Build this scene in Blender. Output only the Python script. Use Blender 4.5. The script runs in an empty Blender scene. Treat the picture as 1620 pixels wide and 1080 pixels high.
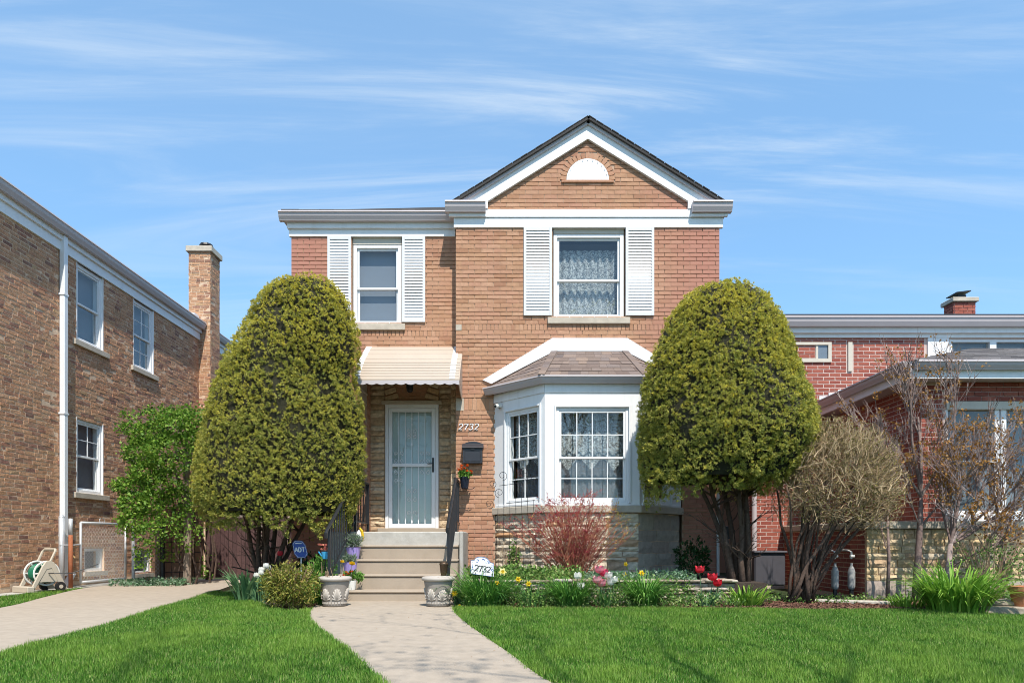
import bpy, bmesh, math, random
import numpy as np
from mathutils import Vector, Matrix

R = math.radians
sc = bpy.context.scene
C = sc.collection

# ------------------------------------------------------------------ camera, sky, sun, exposure
EYE = 0.80                      # eye height above the front walk
FPX, CX, HY = 1080.0, 810.0, 857.0
cd = bpy.data.cameras.new('camera')
cam = bpy.data.objects.new('camera', cd); C.objects.link(cam)
cam.location = (0, 0, EYE); cam.rotation_euler = (R(90), 0, 0)
cd.lens = 24.0; cd.sensor_width = 36.0; cd.shift_y = (HY - 540.0) / 1620.0
cd.clip_start = 0.05; cd.clip_end = 2000
sc.camera = cam

SUN_EL, SUN_AZ = 57.0, 15.5     # sun behind the camera, a little to its right
tosun = Vector((math.sin(R(SUN_AZ)) * math.cos(R(SUN_EL)), -math.cos(R(SUN_AZ)) * math.cos(R(SUN_EL)), math.sin(R(SUN_EL))))
sl = bpy.data.lights.new('sun', 'SUN'); sl.energy = 4.1; sl.angle = R(0.53); sl.color = (1.0, 0.93, 0.83)
sun = bpy.data.objects.new('sun', sl); C.objects.link(sun)
sun.rotation_euler = (-tosun).to_track_quat('-Z', 'Y').to_euler(); sun.location = (6, -12, 20)

sc.view_settings.view_transform = 'Standard'; sc.view_settings.look = 'None'
sc.view_settings.exposure = 0.56; sc.view_settings.gamma = 1.0; sc.view_settings.use_curve_mapping = False

w = bpy.data.worlds.new('World'); sc.world = w; w.use_nodes = True
nt = w.node_tree; nt.nodes.clear()
def N(t, **k):
    n = nt.nodes.new(t)
    for a, b in k.items(): setattr(n, a, b)
    return n
def mathn(op, a, b=None, clamp=False):
    n = nt.nodes.new('ShaderNodeMath'); n.operation = op; n.use_clamp = clamp
    for i, x in enumerate((a, b)):
        if x is None: continue
        if isinstance(x, (int, float)): n.inputs[i].default_value = x
        else: nt.links.new(x, n.inputs[i])
    return n.outputs[0]
sky = N('ShaderNodeTexSky'); sky.sky_type = 'NISHITA'; sky.sun_disc = False
sky.sun_elevation = R(SUN_EL); sky.sun_rotation = R(180 - SUN_AZ); sky.altitude = 200; sky.air_density = 1.0; sky.dust_density = 0.6; sky.ozone_density = 2.2
tc = N('ShaderNodeTexCoord'); sep = N('ShaderNodeSeparateXYZ'); nt.links.new(tc.outputs['Generated'], sep.inputs[0])
zz = mathn('ADD', mathn('MAXIMUM', sep.outputs[2], 0.0), 0.16)
cu, cv = mathn('DIVIDE', sep.outputs[0], zz), mathn('DIVIDE', sep.outputs[1], zz)
comb = N('ShaderNodeCombineXYZ'); nt.links.new(cu, comb.inputs[0]); nt.links.new(cv, comb.inputs[1])
def cloud_layer(scale, rot, sx, sy, detail, dist, lo, hi, seed):
    mp = N('ShaderNodeMapping'); mp.inputs['Location'].default_value = (seed, seed * 0.7, 0)
    mp.inputs['Rotation'].default_value = (0, 0, R(rot)); mp.inputs['Scale'].default_value = (sx, sy, 1)
    nt.links.new(comb.outputs[0], mp.inputs[0])
    no = N('ShaderNodeTexNoise'); no.inputs['Scale'].default_value = scale; no.inputs['Detail'].default_value = detail
    no.inputs['Roughness'].default_value = 0.62; no.inputs['Distortion'].default_value = dist
    nt.links.new(mp.outputs[0], no.inputs['Vector'])
    mr = N('ShaderNodeMapRange'); mr.interpolation_type = 'SMOOTHSTEP'
    mr.inputs['From Min'].default_value = lo; mr.inputs['From Max'].default_value = hi
    nt.links.new(no.outputs[0], mr.inputs[0]); return mr.outputs[0]
big = cloud_layer(0.62, 8, 0.5, 1.25, 2, 0.3, 0.36, 0.58, 14.8)
fine = cloud_layer(1.5, 11, 0.34, 2.5, 11, 1.1, 0.42, 0.72, 6.1)
veil = cloud_layer(0.6, -8, 0.5, 1.0, 3, 0.6, 0.3, 0.85, 11.0)
cl = mathn('MULTIPLY', big, fine)
hi_ = N('ShaderNodeMapRange'); hi_.inputs['From Min'].default_value = 0.36; hi_.inputs['From Max'].default_value = 0.56; hi_.inputs['To Min'].default_value = 0.22; nt.links.new(sep.outputs[2], hi_.inputs[0])
cl = mathn('MULTIPLY', mathn('MULTIPLY', cl, 0.95), hi_.outputs[0])
cl = mathn('ADD', mathn('MULTIPLY', cl, 1.0), mathn('MULTIPLY', veil, 0.14), True)
tint = N('ShaderNodeMix', data_type='RGBA', blend_type='MULTIPLY'); tint.inputs[0].default_value = 1.0
nt.links.new(sky.outputs[0], tint.inputs[6]); tint.inputs[7].default_value = (0.99, 1.24, 1.28, 1)
even = N('ShaderNodeMix', data_type='RGBA'); even.inputs[0].default_value = 0.45; nt.links.new(tint.outputs[2], even.inputs[6]); even.inputs[7].default_value = (1.28, 2.50, 4.15, 1)
mixc = N('ShaderNodeMix', data_type='RGBA'); nt.links.new(cl, mixc.inputs[0]); nt.links.new(even.outputs[2], mixc.inputs[6])
mixc.inputs[7].default_value = (3.75, 4.25, 4.7, 1)
bg = N('ShaderNodeBackground'); bg.inputs[1].default_value = 0.15
nt.links.new(mixc.outputs[2], bg.inputs[0])
wo = N('ShaderNodeOutputWorld'); nt.links.new(bg.outputs[0], wo.inputs[0])

sc.render.engine = 'CYCLES'
sc.cycles.max_bounces = 8; sc.cycles.diffuse_bounces = 3; sc.cycles.glossy_bounces = 3; sc.cycles.transmission_bounces = 4
sc.cycles.transparent_max_bounces = 16; sc.cycles.caustics_reflective = False; sc.cycles.caustics_refractive = False
sc.cycles.use_denoising = True; sc.cycles.filter_width = 0.95

rng = random.Random(7)
nrg = np.random.default_rng(11)

# ------------------------------------------------------------------ helpers
def PX(x, d): return (x - CX) * d / FPX
def PZ(y, d): return EYE + (HY - y) * d / FPX
ORG = {}
def link(o): C.objects.link(o); return o
def props(o, label=None, cat=None, group=None, kind=None):
    if label: o['label'] = label
    if cat: o['category'] = cat
    if group: o['group'] = group
    if kind: o['kind'] = kind
    return o
def thing(name, label, cat, loc=(0, 0, 0), group=None, rz=0.0):
    o = bpy.data.objects.new(name, None); link(o); o.location = loc; o.empty_display_size = 0.2
    if rz: o.rotation_euler = (0, 0, rz)
    ORG[o.name] = Vector(loc) if not rz else Vector((0, 0, 0))
    return props(o, label, cat, group)

class Fr:                                   # a local frame: u to the right, n outward, z up
    def __init__(s, o, u=(1, 0, 0), n=(0, -1, 0)):
        s.o, s.u, s.n = Vector(o), Vector(u).normalized(), Vector(n).normalized()
        s.flip = s.u.cross(s.n).z > 0
    def p(s, u, n, z): return s.o + s.u * u + s.n * n + Vector((0, 0, z))
    def at(s, u=0, n=0, z=0): return Fr(s.p(u, n, z), s.u, s.n)

BOXF = [(0, 1, 2, 3), (7, 6, 5, 4), (0, 4, 5, 1), (1, 5, 6, 2), (2, 6, 7, 3), (3, 7, 4, 0)]
class MB:
    def __init__(s): s.v, s.f = [], []
    def add(s, vs, fs, flip=False):
        b = len(s.v); s.v.extend([tuple(x) for x in vs])
        s.f.extend([tuple(b + i for i in (reversed(f) if flip else f)) for f in fs]); return s
    def box(s, x0, x1, y0, y1, z0, z1):
        return s.add([(x0, y0, z0), (x0, y1, z0), (x1, y1, z0), (x1, y0, z0), (x0, y0, z1), (x0, y1, z1), (x1, y1, z1), (x1, y0, z1)], BOXF)
    def fbox(s, F, u0, u1, n0, n1, z0, z1):
        return s.add([F.p(u0, n0, z0), F.p(u0, n1, z0), F.p(u1, n1, z0), F.p(u1, n0, z0), F.p(u0, n0, z1), F.p(u0, n1, z1), F.p(u1, n1, z1), F.p(u1, n0, z1)], BOXF, not F.flip)
    def obox(s, c, a, b, d):                # centre and three half-axes
        c, a, b, d = Vector(c), Vector(a), Vector(b), Vector(d)
        vs = [c - a - b - d, c - a + b - d, c + a + b - d, c + a - b - d, c - a - b + d, c - a + b + d, c + a + b + d, c + a - b + d]
        return s.add(vs, BOXF, a.cross(b).dot(d) < 0)
    def prism(s, poly, ext):
        n = len(poly); ext = Vector(ext); P = [Vector(p) for p in poly]
        nor = Vector((0, 0, 0))
        for i in range(n): nor += P[i].cross(P[(i + 1) % n])
        fl = nor.dot(ext) > 0
        return s.add(P + [p + ext for p in P], [tuple(range(n)), tuple(range(2 * n - 1, n - 1, -1))] + [(i, i + n, (i + 1) % n + n, (i + 1) % n) for i in range(n)], fl)
    def tube(s, pts, r, n=6, cap=True):
        pts = [Vector(p) for p in pts]; m = len(pts)
        rs = r if isinstance(r, (list, tuple)) else [r] * m
        b = len(s.v); ref = None
        for i, p in enumerate(pts):
            t = (pts[min(i + 1, m - 1)] - pts[max(i - 1, 0)])
            t = t.normalized() if t.length > 1e-9 else Vector((0, 0, 1))
            if ref is None:
                ref = Vector((0, 0, 1)) if abs(t.z) < 0.9 else Vector((1, 0, 0))
            a = t.cross(ref)
            if a.length < 1e-4: a = t.cross(Vector((1, 0.3, 0.2)))
            a.normalize(); c = t.cross(a).normalized(); ref = c if abs(c.dot(t)) < 0.9 else ref
            ref = a.cross(t) * 1.0
            for k in range(n):
                q = 2 * math.pi * k / n
                s.v.append(tuple(p + (a * math.cos(q) + c * math.sin(q)) * rs[i]))
        for i in range(m - 1):
            for k in range(n):
                k2 = (k + 1) % n
                s.f.append((b + i * n + k, b + i * n + k2, b + (i + 1) * n + k2, b + (i + 1) * n + k))
        if cap:
            s.f.append(tuple(b + k for k in reversed(range(n)))); s.f.append(tuple(b + (m - 1) * n + k for k in range(n)))
        return s
    def lathe(s, c, prof, n=24, cap=False):
        c = Vector(c); b = len(s.v); m = len(prof)
        for r, z in prof:
            for k in range(n):
                q = 2 * math.pi * k / n; s.v.append((c.x + r * math.cos(q), c.y + r * math.sin(q), c.z + z))
        for i in range(m - 1):
            for k in range(n):
                k2 = (k + 1) % n; s.f.append((b + i * n + k, b + i * n + k2, b + (i + 1) * n + k2, b + (i + 1) * n + k))
        if cap:
            s.f.append(tuple(b + k for k in reversed(range(n)))); s.f.append(tuple(b + (m - 1) * n + k for k in range(n)))
        return s
    def strip(s, pts, ws, side):            # a leaf blade: a ribbon that narrows to a point
        b = len(s.v); m = len(pts); side = Vector(side)
        for p, wd in zip(pts, ws):
            p = Vector(p); s.v.append(tuple(p - side * wd)); s.v.append(tuple(p + side * wd))
        for i in range(m - 1): s.f.append((b + 2 * i, b + 2 * i + 1, b + 2 * i + 3, b + 2 * i + 2))
        return s
    def build(s, name, mat, parent=None, kind=None, smooth=False, bevel=0.0, origin=None):
        o0 = Vector(origin) if origin is not None else (ORG.get(parent.name, Vector((0, 0, 0))) if parent else Vector((0, 0, 0)))
        me = bpy.data.meshes.new(name)
        me.from_pydata([(x - o0.x, y - o0.y, z - o0.z) for x, y, z in s.v], [], s.f); me.update()
        if mat: me.materials.append(mat)
        if smooth: me.shade_smooth()
        o = bpy.data.objects.new(name, me); link(o)
        if parent:
            o.parent = parent
            if origin is not None: o.location = o0 - ORG.get(parent.name, Vector((0, 0, 0)))
        elif origin is not None: o.location = o0
        ORG[o.name] = o0
        if bevel:
            m = o.modifiers.new('edge', 'BEVEL'); m.width = bevel; m.segments = 1; m.limit_method = 'ANGLE'
        if kind: o['kind'] = kind
        return o

def mesh_np(name, V, Fq, mat, parent=None, kind=None, smooth=False, attrs=None):
    """V (n,3) world; Fq (m,k) with one k."""
    o0 = np.array(ORG.get(parent.name, (0, 0, 0)) if parent else (0, 0, 0), dtype=np.float64)
    V = np.asarray(V, dtype=np.float64) - o0
    Fq = np.asarray(Fq, dtype=np.int32); m, k = Fq.shape
    me = bpy.data.meshes.new(name)
    me.vertices.add(len(V)); me.vertices.foreach_set('co', V.astype(np.float32).ravel())
    me.loops.add(m * k); me.loops.foreach_set('vertex_index', Fq.ravel())
    me.polygons.add(m); me.polygons.foreach_set('loop_start', np.arange(0, m * k, k, dtype=np.int32))
    if attrs:
        for an, arr in attrs.items():
            at = me.attributes.new(an, 'FLOAT', 'POINT'); at.data.foreach_set('value', np.asarray(arr, dtype=np.float32))
    me.update(calc_edges=True); me.validate()
    if mat: me.materials.append(mat)
    if smooth: me.shade_smooth()
    else: me.shade_flat()
    o = bpy.data.objects.new(name, me); link(o)
    if parent: o.parent = parent
    ORG[o.name] = Vector(o0)
    if kind: o['kind'] = kind
    return o

# ------------------------------------------------------------------ materials
def new_mat(name):
    m = bpy.data.materials.new(name); m.use_nodes = True; t = m.node_tree
    return m, t, t.nodes['Principled BSDF']
def ramp(t, stops, interp='LINEAR'):
    n = t.nodes.new('ShaderNodeValToRGB'); n.color_ramp.interpolation = interp; e = n.color_ramp.elements
    while len(e) > 1: e.remove(e[0])
    e[0].position = stops[0][0]; e[0].color = (*stops[0][1], 1)
    for p, c in stops[1:]:
        x = e.new(p); x.color = (*c, 1)
    return n
def noise(t, scale, detail=4, rough=0.55, dist=0.0, vec=None, stretch=None):
    n = t.nodes.new('ShaderNodeTexNoise'); n.inputs['Scale'].default_value = scale; n.inputs['Detail'].default_value = detail
    n.inputs['Roughness'].default_value = rough; n.inputs['Distortion'].default_value = dist
    if vec is None:
        g = t.nodes.new('ShaderNodeNewGeometry'); vec = g.outputs['Position']
    if stretch:
        mp = t.nodes.new('ShaderNodeMapping'); mp.inputs['Scale'].default_value = stretch; t.links.new(vec, mp.inputs[0]); vec = mp.outputs[0]
    t.links.new(vec, n.inputs['Vector']); return n
def mulrgb(t, a, b, fac=1.0, bt='MULTIPLY'):
    n = t.nodes.new('ShaderNodeMix'); n.data_type = 'RGBA'; n.blend_type = bt; n.inputs[0].default_value = fac
    for i, x in ((6, a), (7, b)):
        if isinstance(x, tuple): n.inputs[i].default_value = (*x, 1)
        else: t.links.new(x, n.inputs[i])
    return n.outputs[2]
def rnd_out(t):
    oi = t.nodes.new('ShaderNodeObjectInfo'); g = t.nodes.new('ShaderNodeNewGeometry')
    a = t.nodes.new('ShaderNodeMath'); a.operation = 'ADD'; t.links.new(oi.outputs['Random'], a.inputs[0]); t.links.new(g.outputs['Random Per Island'], a.inputs[1])
    f = t.nodes.new('ShaderNodeMath'); f.operation = 'FRACT'; t.links.new(a.outputs[0], f.inputs[0]); return f.outputs[0]
def pieces(name, stops, rough=0.85, nscale=60, namp=0.25, bump=0.3, bscale=160, wear=None, interp='LINEAR', spec=0.3, edge=None):
    """Pieces that differ one from the next: the colour comes from a random number per piece, the grain from noise."""
    m, t, b = new_mat(name)
    rp = ramp(t, stops, interp); t.links.new(rnd_out(t), rp.inputs[0])
    no = noise(t, nscale, 5); lo, hi = 1 - namp, 1 + namp
    r2 = ramp(t, [(0.25, (lo, lo, lo)), (0.75, (hi, hi, hi))]); t.links.new(no.outputs[0], r2.inputs[0])
    col = mulrgb(t, rp.outputs[0], r2.outputs[0])
    if wear:
        sc_, amp, c = wear
        n3 = noise(t, sc_, 6, 0.6); r3 = ramp(t, [(0.45, (0, 0, 0)), (0.75, (amp, amp, amp))]); t.links.new(n3.outputs[0], r3.inputs[0])
        mx = t.nodes.new('ShaderNodeMix'); mx.data_type = 'RGBA'; t.links.new(r3.outputs[0], mx.inputs[0]); t.links.new(col, mx.inputs[6]); mx.inputs[7].default_value = (*c, 1); col = mx.outputs[2]
    if edge:                                    # redder lighting cast painted into the brick colour towards both ends of the front
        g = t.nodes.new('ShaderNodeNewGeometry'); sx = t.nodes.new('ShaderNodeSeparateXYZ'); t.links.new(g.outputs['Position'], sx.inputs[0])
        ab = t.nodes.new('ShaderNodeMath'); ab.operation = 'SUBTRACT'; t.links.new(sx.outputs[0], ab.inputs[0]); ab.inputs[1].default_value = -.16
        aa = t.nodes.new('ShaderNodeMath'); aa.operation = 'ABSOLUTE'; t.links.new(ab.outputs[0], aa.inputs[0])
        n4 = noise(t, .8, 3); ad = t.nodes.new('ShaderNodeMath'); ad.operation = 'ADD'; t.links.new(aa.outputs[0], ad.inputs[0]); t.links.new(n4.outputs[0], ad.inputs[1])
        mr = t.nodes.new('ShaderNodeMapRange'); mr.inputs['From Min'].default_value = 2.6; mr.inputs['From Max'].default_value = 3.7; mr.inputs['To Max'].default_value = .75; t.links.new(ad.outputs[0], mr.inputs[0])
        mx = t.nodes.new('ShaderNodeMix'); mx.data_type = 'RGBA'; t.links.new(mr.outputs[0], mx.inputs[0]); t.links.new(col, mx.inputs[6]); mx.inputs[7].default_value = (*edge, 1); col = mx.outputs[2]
    t.links.new(col, b.inputs['Base Color']); b.inputs['Roughness'].default_value = rough; b.inputs['Specular IOR Level'].default_value = spec
    if bump:
        bn = noise(t, bscale, 6, 0.6); bp = t.nodes.new('ShaderNodeBump'); bp.inputs['Strength'].default_value = bump; bp.inputs['Distance'].default_value = 0.01
        t.links.new(bn.outputs[0], bp.inputs['Height']); t.links.new(bp.outputs[0], b.inputs['Normal'])
    return m
def plain(name, c, rough=0.6, amp=0.08, nscale=6, bump=0.0, bscale=80, metal=0.0, spec=0.4, stretch=None, dirt=None, dstretch=None):
    m, t, b = new_mat(name)
    no = noise(t, nscale, 6, 0.6, stretch=stretch)
    r2 = ramp(t, [(0.25, tuple(x * (1 - amp) for x in c)), (0.75, tuple(min(1, x * (1 + amp)) for x in c))]); t.links.new(no.outputs[0], r2.inputs[0])
    col = r2.outputs[0]
    if dirt:
        s_, a_, c_ = dirt
        n3 = noise(t, s_, 7, 0.65, stretch=dstretch); r3 = ramp(t, [(0.5, (0, 0, 0)), (0.78, (a_, a_, a_))]); t.links.new(n3.outputs[0], r3.inputs[0])
        mx = t.nodes.new('ShaderNodeMix'); mx.data_type = 'RGBA'; t.links.new(r3.outputs[0], mx.inputs[0]); t.links.new(col, mx.inputs[6]); mx.inputs[7].default_value = (*c_, 1); col = mx.outputs[2]
    t.links.new(col, b.inputs['Base Color'])
    b.inputs['Roughness'].default_value = rough; b.inputs['Metallic'].default_value = metal; b.inputs['Specular IOR Level'].default_value = spec
    if bump:
        bn = noise(t, bscale, 6, 0.6); bp = t.nodes.new('ShaderNodeBump'); bp.inputs['Strength'].default_value = bump; bp.inputs['Distance'].default_value = 0.01
        t.links.new(bn.outputs[0], bp.inputs['Height']); t.links.new(bp.outputs[0], b.inputs['Normal'])
    return m
def leafm(name, stops, trans=0.35, rough=0.55, attr=None, attr_col=None, spec=0.3):
    m, t, b = new_mat(name)
    rp = ramp(t, stops); t.links.new(rnd_out(t), rp.inputs[0]); col = rp.outputs[0]
    if attr:
        a = t.nodes.new('ShaderNodeAttribute'); a.attribute_name = attr
        mx = t.nodes.new('ShaderNodeMix'); mx.data_type = 'RGBA'; t.links.new(a.outputs['Fac'], mx.inputs[0]); t.links.new(col, mx.inputs[6]); mx.inputs[7].default_value = (*attr_col, 1); col = mx.outputs[2]
    t.links.new(col, b.inputs['Base Color']); b.inputs['Roughness'].default_value = rough; b.inputs['Specular IOR Level'].default_value = spec
    tr = t.nodes.new('ShaderNodeBsdfTranslucent'); t.links.new(col, tr.inputs[0])
    ms = t.nodes.new('ShaderNodeMixShader'); ms.inputs[0].default_value = trans
    t.links.new(b.outputs[0], ms.inputs[1]); t.links.new(tr.outputs[0], ms.inputs[2]); t.links.new(ms.outputs[0], t.nodes['Material Output'].inputs[0])
    return m
def glassm(name, ior=1.9, tint=(0.95, 0.97, 0.97), wav=0.007):
    m, t, b = new_mat(name); t.nodes.remove(b)
    fr = t.nodes.new('ShaderNodeFresnel'); fr.inputs[0].default_value = ior
    gg = t.nodes.new('ShaderNodeNewGeometry'); nb_ = t.nodes.new('ShaderNodeMath'); nb_.operation = 'SUBTRACT'; nb_.inputs[0].default_value = 1.0; t.links.new(gg.outputs['Backfacing'], nb_.inputs[1])
    fm = t.nodes.new('ShaderNodeMath'); fm.operation = 'MULTIPLY'; t.links.new(fr.outputs[0], fm.inputs[0]); t.links.new(nb_.outputs[0], fm.inputs[1])
    gl = t.nodes.new('ShaderNodeBsdfGlossy'); gl.inputs['Roughness'].default_value = 0.01
    tp = t.nodes.new('ShaderNodeBsdfTransparent'); tp.inputs[0].default_value = (*tint, 1)
    ms = t.nodes.new('ShaderNodeMixShader'); t.links.new(fm.outputs[0], ms.inputs[0]); t.links.new(tp.outputs[0], ms.inputs[1]); t.links.new(gl.outputs[0], ms.inputs[2])
    n = noise(t, 2.2, 2); bp = t.nodes.new('ShaderNodeBump'); bp.inputs['Strength'].default_value = wav; bp.inputs['Distance'].default_value = 0.3
    t.links.new(n.outputs[0], bp.inputs['Height']); t.links.new(bp.outputs[0], gl.inputs['Normal'])
    t.links.new(ms.outputs[0], t.nodes['Material Output'].inputs[0]); return m
def lacem(name, c=(0.75, 0.78, 0.78), scale=45, lo=0.42, hi=0.6, base=0.35):
    m, t, b = new_mat(name); b.inputs['Base Color'].default_value = (*c, 1); b.inputs['Roughness'].default_value = 0.9
    tp = t.nodes.new('ShaderNodeBsdfTransparent'); ms = t.nodes.new('ShaderNodeMixShader')
    n = noise(t, scale, 3, 0.7, 1.0); mr = t.nodes.new('ShaderNodeMapRange'); mr.inputs['From Min'].default_value = lo; mr.inputs['From Max'].default_value = hi
    mr.inputs['To Min'].default_value = base; mr.inputs['To Max'].default_value = 0.92
    t.links.new(n.outputs[0], mr.inputs[0]); t.links.new(mr.outputs[0], ms.inputs[0]); t.links.new(tp.outputs[0], ms.inputs[1]); t.links.new(b.outputs[0], ms.inputs[2])
    t.links.new(ms.outputs[0], t.nodes['Material Output'].inputs[0]); return m

M = {}
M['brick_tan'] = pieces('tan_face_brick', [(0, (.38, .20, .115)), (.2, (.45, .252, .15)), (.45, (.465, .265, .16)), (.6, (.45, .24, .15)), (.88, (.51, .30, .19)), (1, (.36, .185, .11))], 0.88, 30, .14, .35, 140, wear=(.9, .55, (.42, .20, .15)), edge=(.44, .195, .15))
M['mortar_tan'] = plain('warm_mortar', (.46, .325, .23), .95, .16, 12, .4, 120)
M['brick_common'] = pieces('common_brick', [(0, (.42, .215, .12)), (.2, (.49, .27, .15)), (.4, (.52, .295, .17)), (.58, (.51, .265, .15)), (.76, (.40, .20, .12)), (.88, (.24, .12, .09)), (.94, (.36, .17, .11)), (1, (.50, .32, .17))], .92, 26, .38, .9, 70, wear=(7, .45, (.42, .33, .24)))
M['mortar_grey'] = plain('sandy_mortar', (.64, .47, .33), .95, .2, 14, .5, 90)
M['brick_red'] = pieces('red_face_brick', [(0, (.28, .075, .055)), (.35, (.34, .10, .07)), (.7, (.37, .12, .085)), (1, (.23, .06, .05))], .88, 30, .16, .3, 140)
M['mortar_pale'] = plain('pale_mortar', (.60, .47, .42), .95, .12, 12, .3, 120)
M['limestone'] = plain('limestone', (.50, .44, .36), .85, .16, 9, .3, 60, dirt=(3, .45, (.30, .26, .21)))
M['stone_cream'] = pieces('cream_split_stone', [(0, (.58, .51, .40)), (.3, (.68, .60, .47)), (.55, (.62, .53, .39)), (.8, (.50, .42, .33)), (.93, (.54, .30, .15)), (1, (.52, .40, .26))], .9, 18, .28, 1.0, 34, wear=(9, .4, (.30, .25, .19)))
M['stone_door'] = pieces('tan_split_stone', [(0, (.46, .33, .21)), (.25, (.56, .44, .30)), (.5, (.50, .34, .19)), (.75, (.40, .28, .18)), (1, (.60, .49, .35))], .9, 18, .3, 1.0, 34)
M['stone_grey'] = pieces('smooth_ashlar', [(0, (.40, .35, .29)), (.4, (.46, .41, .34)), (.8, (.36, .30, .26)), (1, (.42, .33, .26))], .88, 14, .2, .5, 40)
M['stone_wall'] = pieces('stacked_flagstone', [(0, (.36, .31, .24)), (.3, (.44, .39, .32)), (.6, (.33, .25, .18)), (.85, (.48, .44, .38)), (1, (.26, .20, .155))], .9, 20, .3, .9, 45)
M['stone_gold'] = pieces('golden_stone', [(0, (.50, .36, .19)), (.3, (.60, .48, .30)), (.6, (.52, .40, .26)), (.85, (.42, .28, .17)), (1, (.58, .50, .38))], .9, 20, .25, .8, 45)
M['white'] = plain('white_paint', (.80, .81, .82), .45, .03, 5, dirt=(5, .26, (.52, .51, .48)), dstretch=(1.6, 1.6, .22))
M['white_metal'] = plain('white_aluminium', (.78, .79, .81), .35, .03, 3, dirt=(6, .24, (.48, .47, .44)), dstretch=(1.6, 1.6, .25))
M['gutter'] = plain('offwhite_gutter', (.52, .475, .49), .4, .05, 4, dirt=(4, .22, (.42, .40, .38)))
M['shutter_frame'] = plain('white_shutter_frame', (.66, .67, .69), .5, .03, 5)
M['cream_wood'] = plain('cream_wood', (.58, .53, .45), .6, .06, 8)
M['shingle_brown'] = pieces('brown_shingle', [(0, (.155, .115, .10)), (.3, (.21, .16, .135)), (.55, (.185, .15, .14)), (.8, (.25, .185, .15)), (1, (.13, .105, .10))], .95, 120, .3, .6, 300)
M['shingle_dark'] = pieces('charcoal_shingle', [(0, (.035, .034, .036)), (.5, (.055, .052, .052)), (1, (.075, .07, .068))], .95, 60, .3, .6, 200)
M['shingle_grey'] = pieces('grey_shingle', [(0, (.10, .092, .095)), (.5, (.14, .13, .13)), (1, (.18, .165, .16))], .95, 60, .3, .6, 200)
M['awning'] = plain('tan_aluminium', (.47, .395, .325), .45, .05, 3, dirt=(6, .2, (.42, .31, .23)))
M['concrete'] = plain('concrete_walk', (.375, .315, .25), .9, .13, 9, .35, 140, dirt=(1.1, .55, (.325, .27, .21)))
M['concrete_step'] = plain('concrete_step', (.36, .295, .228), .9, .08, 5, .3, 120, dirt=(3, .45, (.29, .235, .18)))
M['concrete_grey'] = plain('grey_concrete', (.42, .405, .37), .9, .16, 7, .35, 90, dirt=(9, .55, (.55, .545, .52)))
M['glass'] = glassm('window_glass')
M['glass_dark'] = glassm('storm_glass', 1.7, (.95, .97, .97))
M['lace'] = lacem('lace_curtain', (.64, .67, .68), scale=40, lo=.40, hi=.62, base=.12)
M['lace_fine'] = lacem('fine_lace', (.24, .24, .265), 50, .36, .66, .35)
M['blind'] = plain('grey_blind', (.20, .22, .26), .8, .03, 5)
M['blind_dark'] = plain('dark_blind', (.16, .18, .21), .8, .03, 5)
M['room'] = plain('dim_room', (.10, .09, .085), .9, .1, 2)
M['iron'] = plain('black_iron', (.02, .021, .024), .4, .2, 20)
M['mailbox'] = plain('black_mailbox', (.03, .033, .042), .45, .1, 10)
M['door_white'] = plain('white_storm_door', (.84, .85, .87), .4, .03, 4)
M['door_teal'] = plain('pale_green_door', (.58, .68, .68), .5, .04, 4)
M['wood_dark'] = pieces('stained_fence_board', [(0, (.075, .04, .04)), (.5, (.105, .058, .055)), (1, (.06, .033, .034))], .8, 30, .3, .4, 60)
M['wood_grey'] = plain('weathered_post', (.26, .20, .155), .9, .3, 20, .6, 50, stretch=(1, 1, .15))
M['galv'] = plain('galvanised_steel', (.55, .56, .57), .45, .1, 20, metal=.4)
M['rust'] = plain('rusty_pipe', (.32, .105, .045), .8, .25, 30, .3, 90)
M['plastic_beige'] = plain('beige_plastic', (.50, .44, .35), .5, .05, 5, dirt=(6, .3, (.45, .40, .31)))
M['plastic_white'] = plain('white_plastic', (.75, .74, .70), .45, .04, 5)
M['plastic_black'] = plain('black_plastic', (.02, .02, .021), .45, .1, 10)
M['hose'] = plain('green_hose', (.015, .16, .085), .4, .15, 20)
M['resin'] = plain('stone_resin', (.27, .24, .21), .75, .1, 14, .25, 120, dirt=(10, .35, (.36, .33, .295)))
M['resin_rim'] = plain('worn_resin_rim', (.43, .39, .345), .75, .08, 14, .2, 120)
M['soil'] = plain('soil', (.055, .04, .03), .95, .35, 40, .8, 60)
M['mulch'] = pieces('bark_mulch', [(0, (.10, .045, .03)), (.5, (.16, .08, .055)), (1, (.22, .12, .08))], .95, 30, .4, .5, 60)
M['terracotta'] = plain('terracotta', (.48, .20, .10), .85, .12, 12, .2, 90)
M['purple'] = plain('lilac_pail', (.36, .28, .62), .4, .06, 10)
M['navy_pot'] = plain('navy_pot', (.012, .016, .03), .35, .1, 10)
M['sign_blue'] = plain('blue_sign', (.035, .085, .36), .4, .05, 10)
M['sky_blue'] = plain('sky_blue_tin', (.06, .36, .62), .4, .05, 10)
M['ceramic'] = plain('white_ceramic', (.76, .77, .78), .3, .03, 10)
M['ceramic_blue'] = plain('blue_glaze', (.06, .14, .38), .3, .1, 10)
M['ink'] = plain('dark_lettering', (.03, .03, .035), .5, .05, 10)
M['trunk'] = pieces('reddish_bark', [(0, (.07, .045, .035)), (1, (.12, .08, .06))], .9, 30, .4, .8, 50)
M['bark_grey'] = pieces('grey_bark', [(0, (.25, .205, .18)), (.5, (.33, .28, .25)), (1, (.20, .155, .135))], .9, 30, .3, .5, 60)
M['straw'] = pieces('straw_twig', [(0, (.30, .21, .12)), (.4, (.44, .34, .21)), (.7, (.20, .155, .06)), (1, (.25, .165, .095))], .9, 20, .2, 0)
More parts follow.
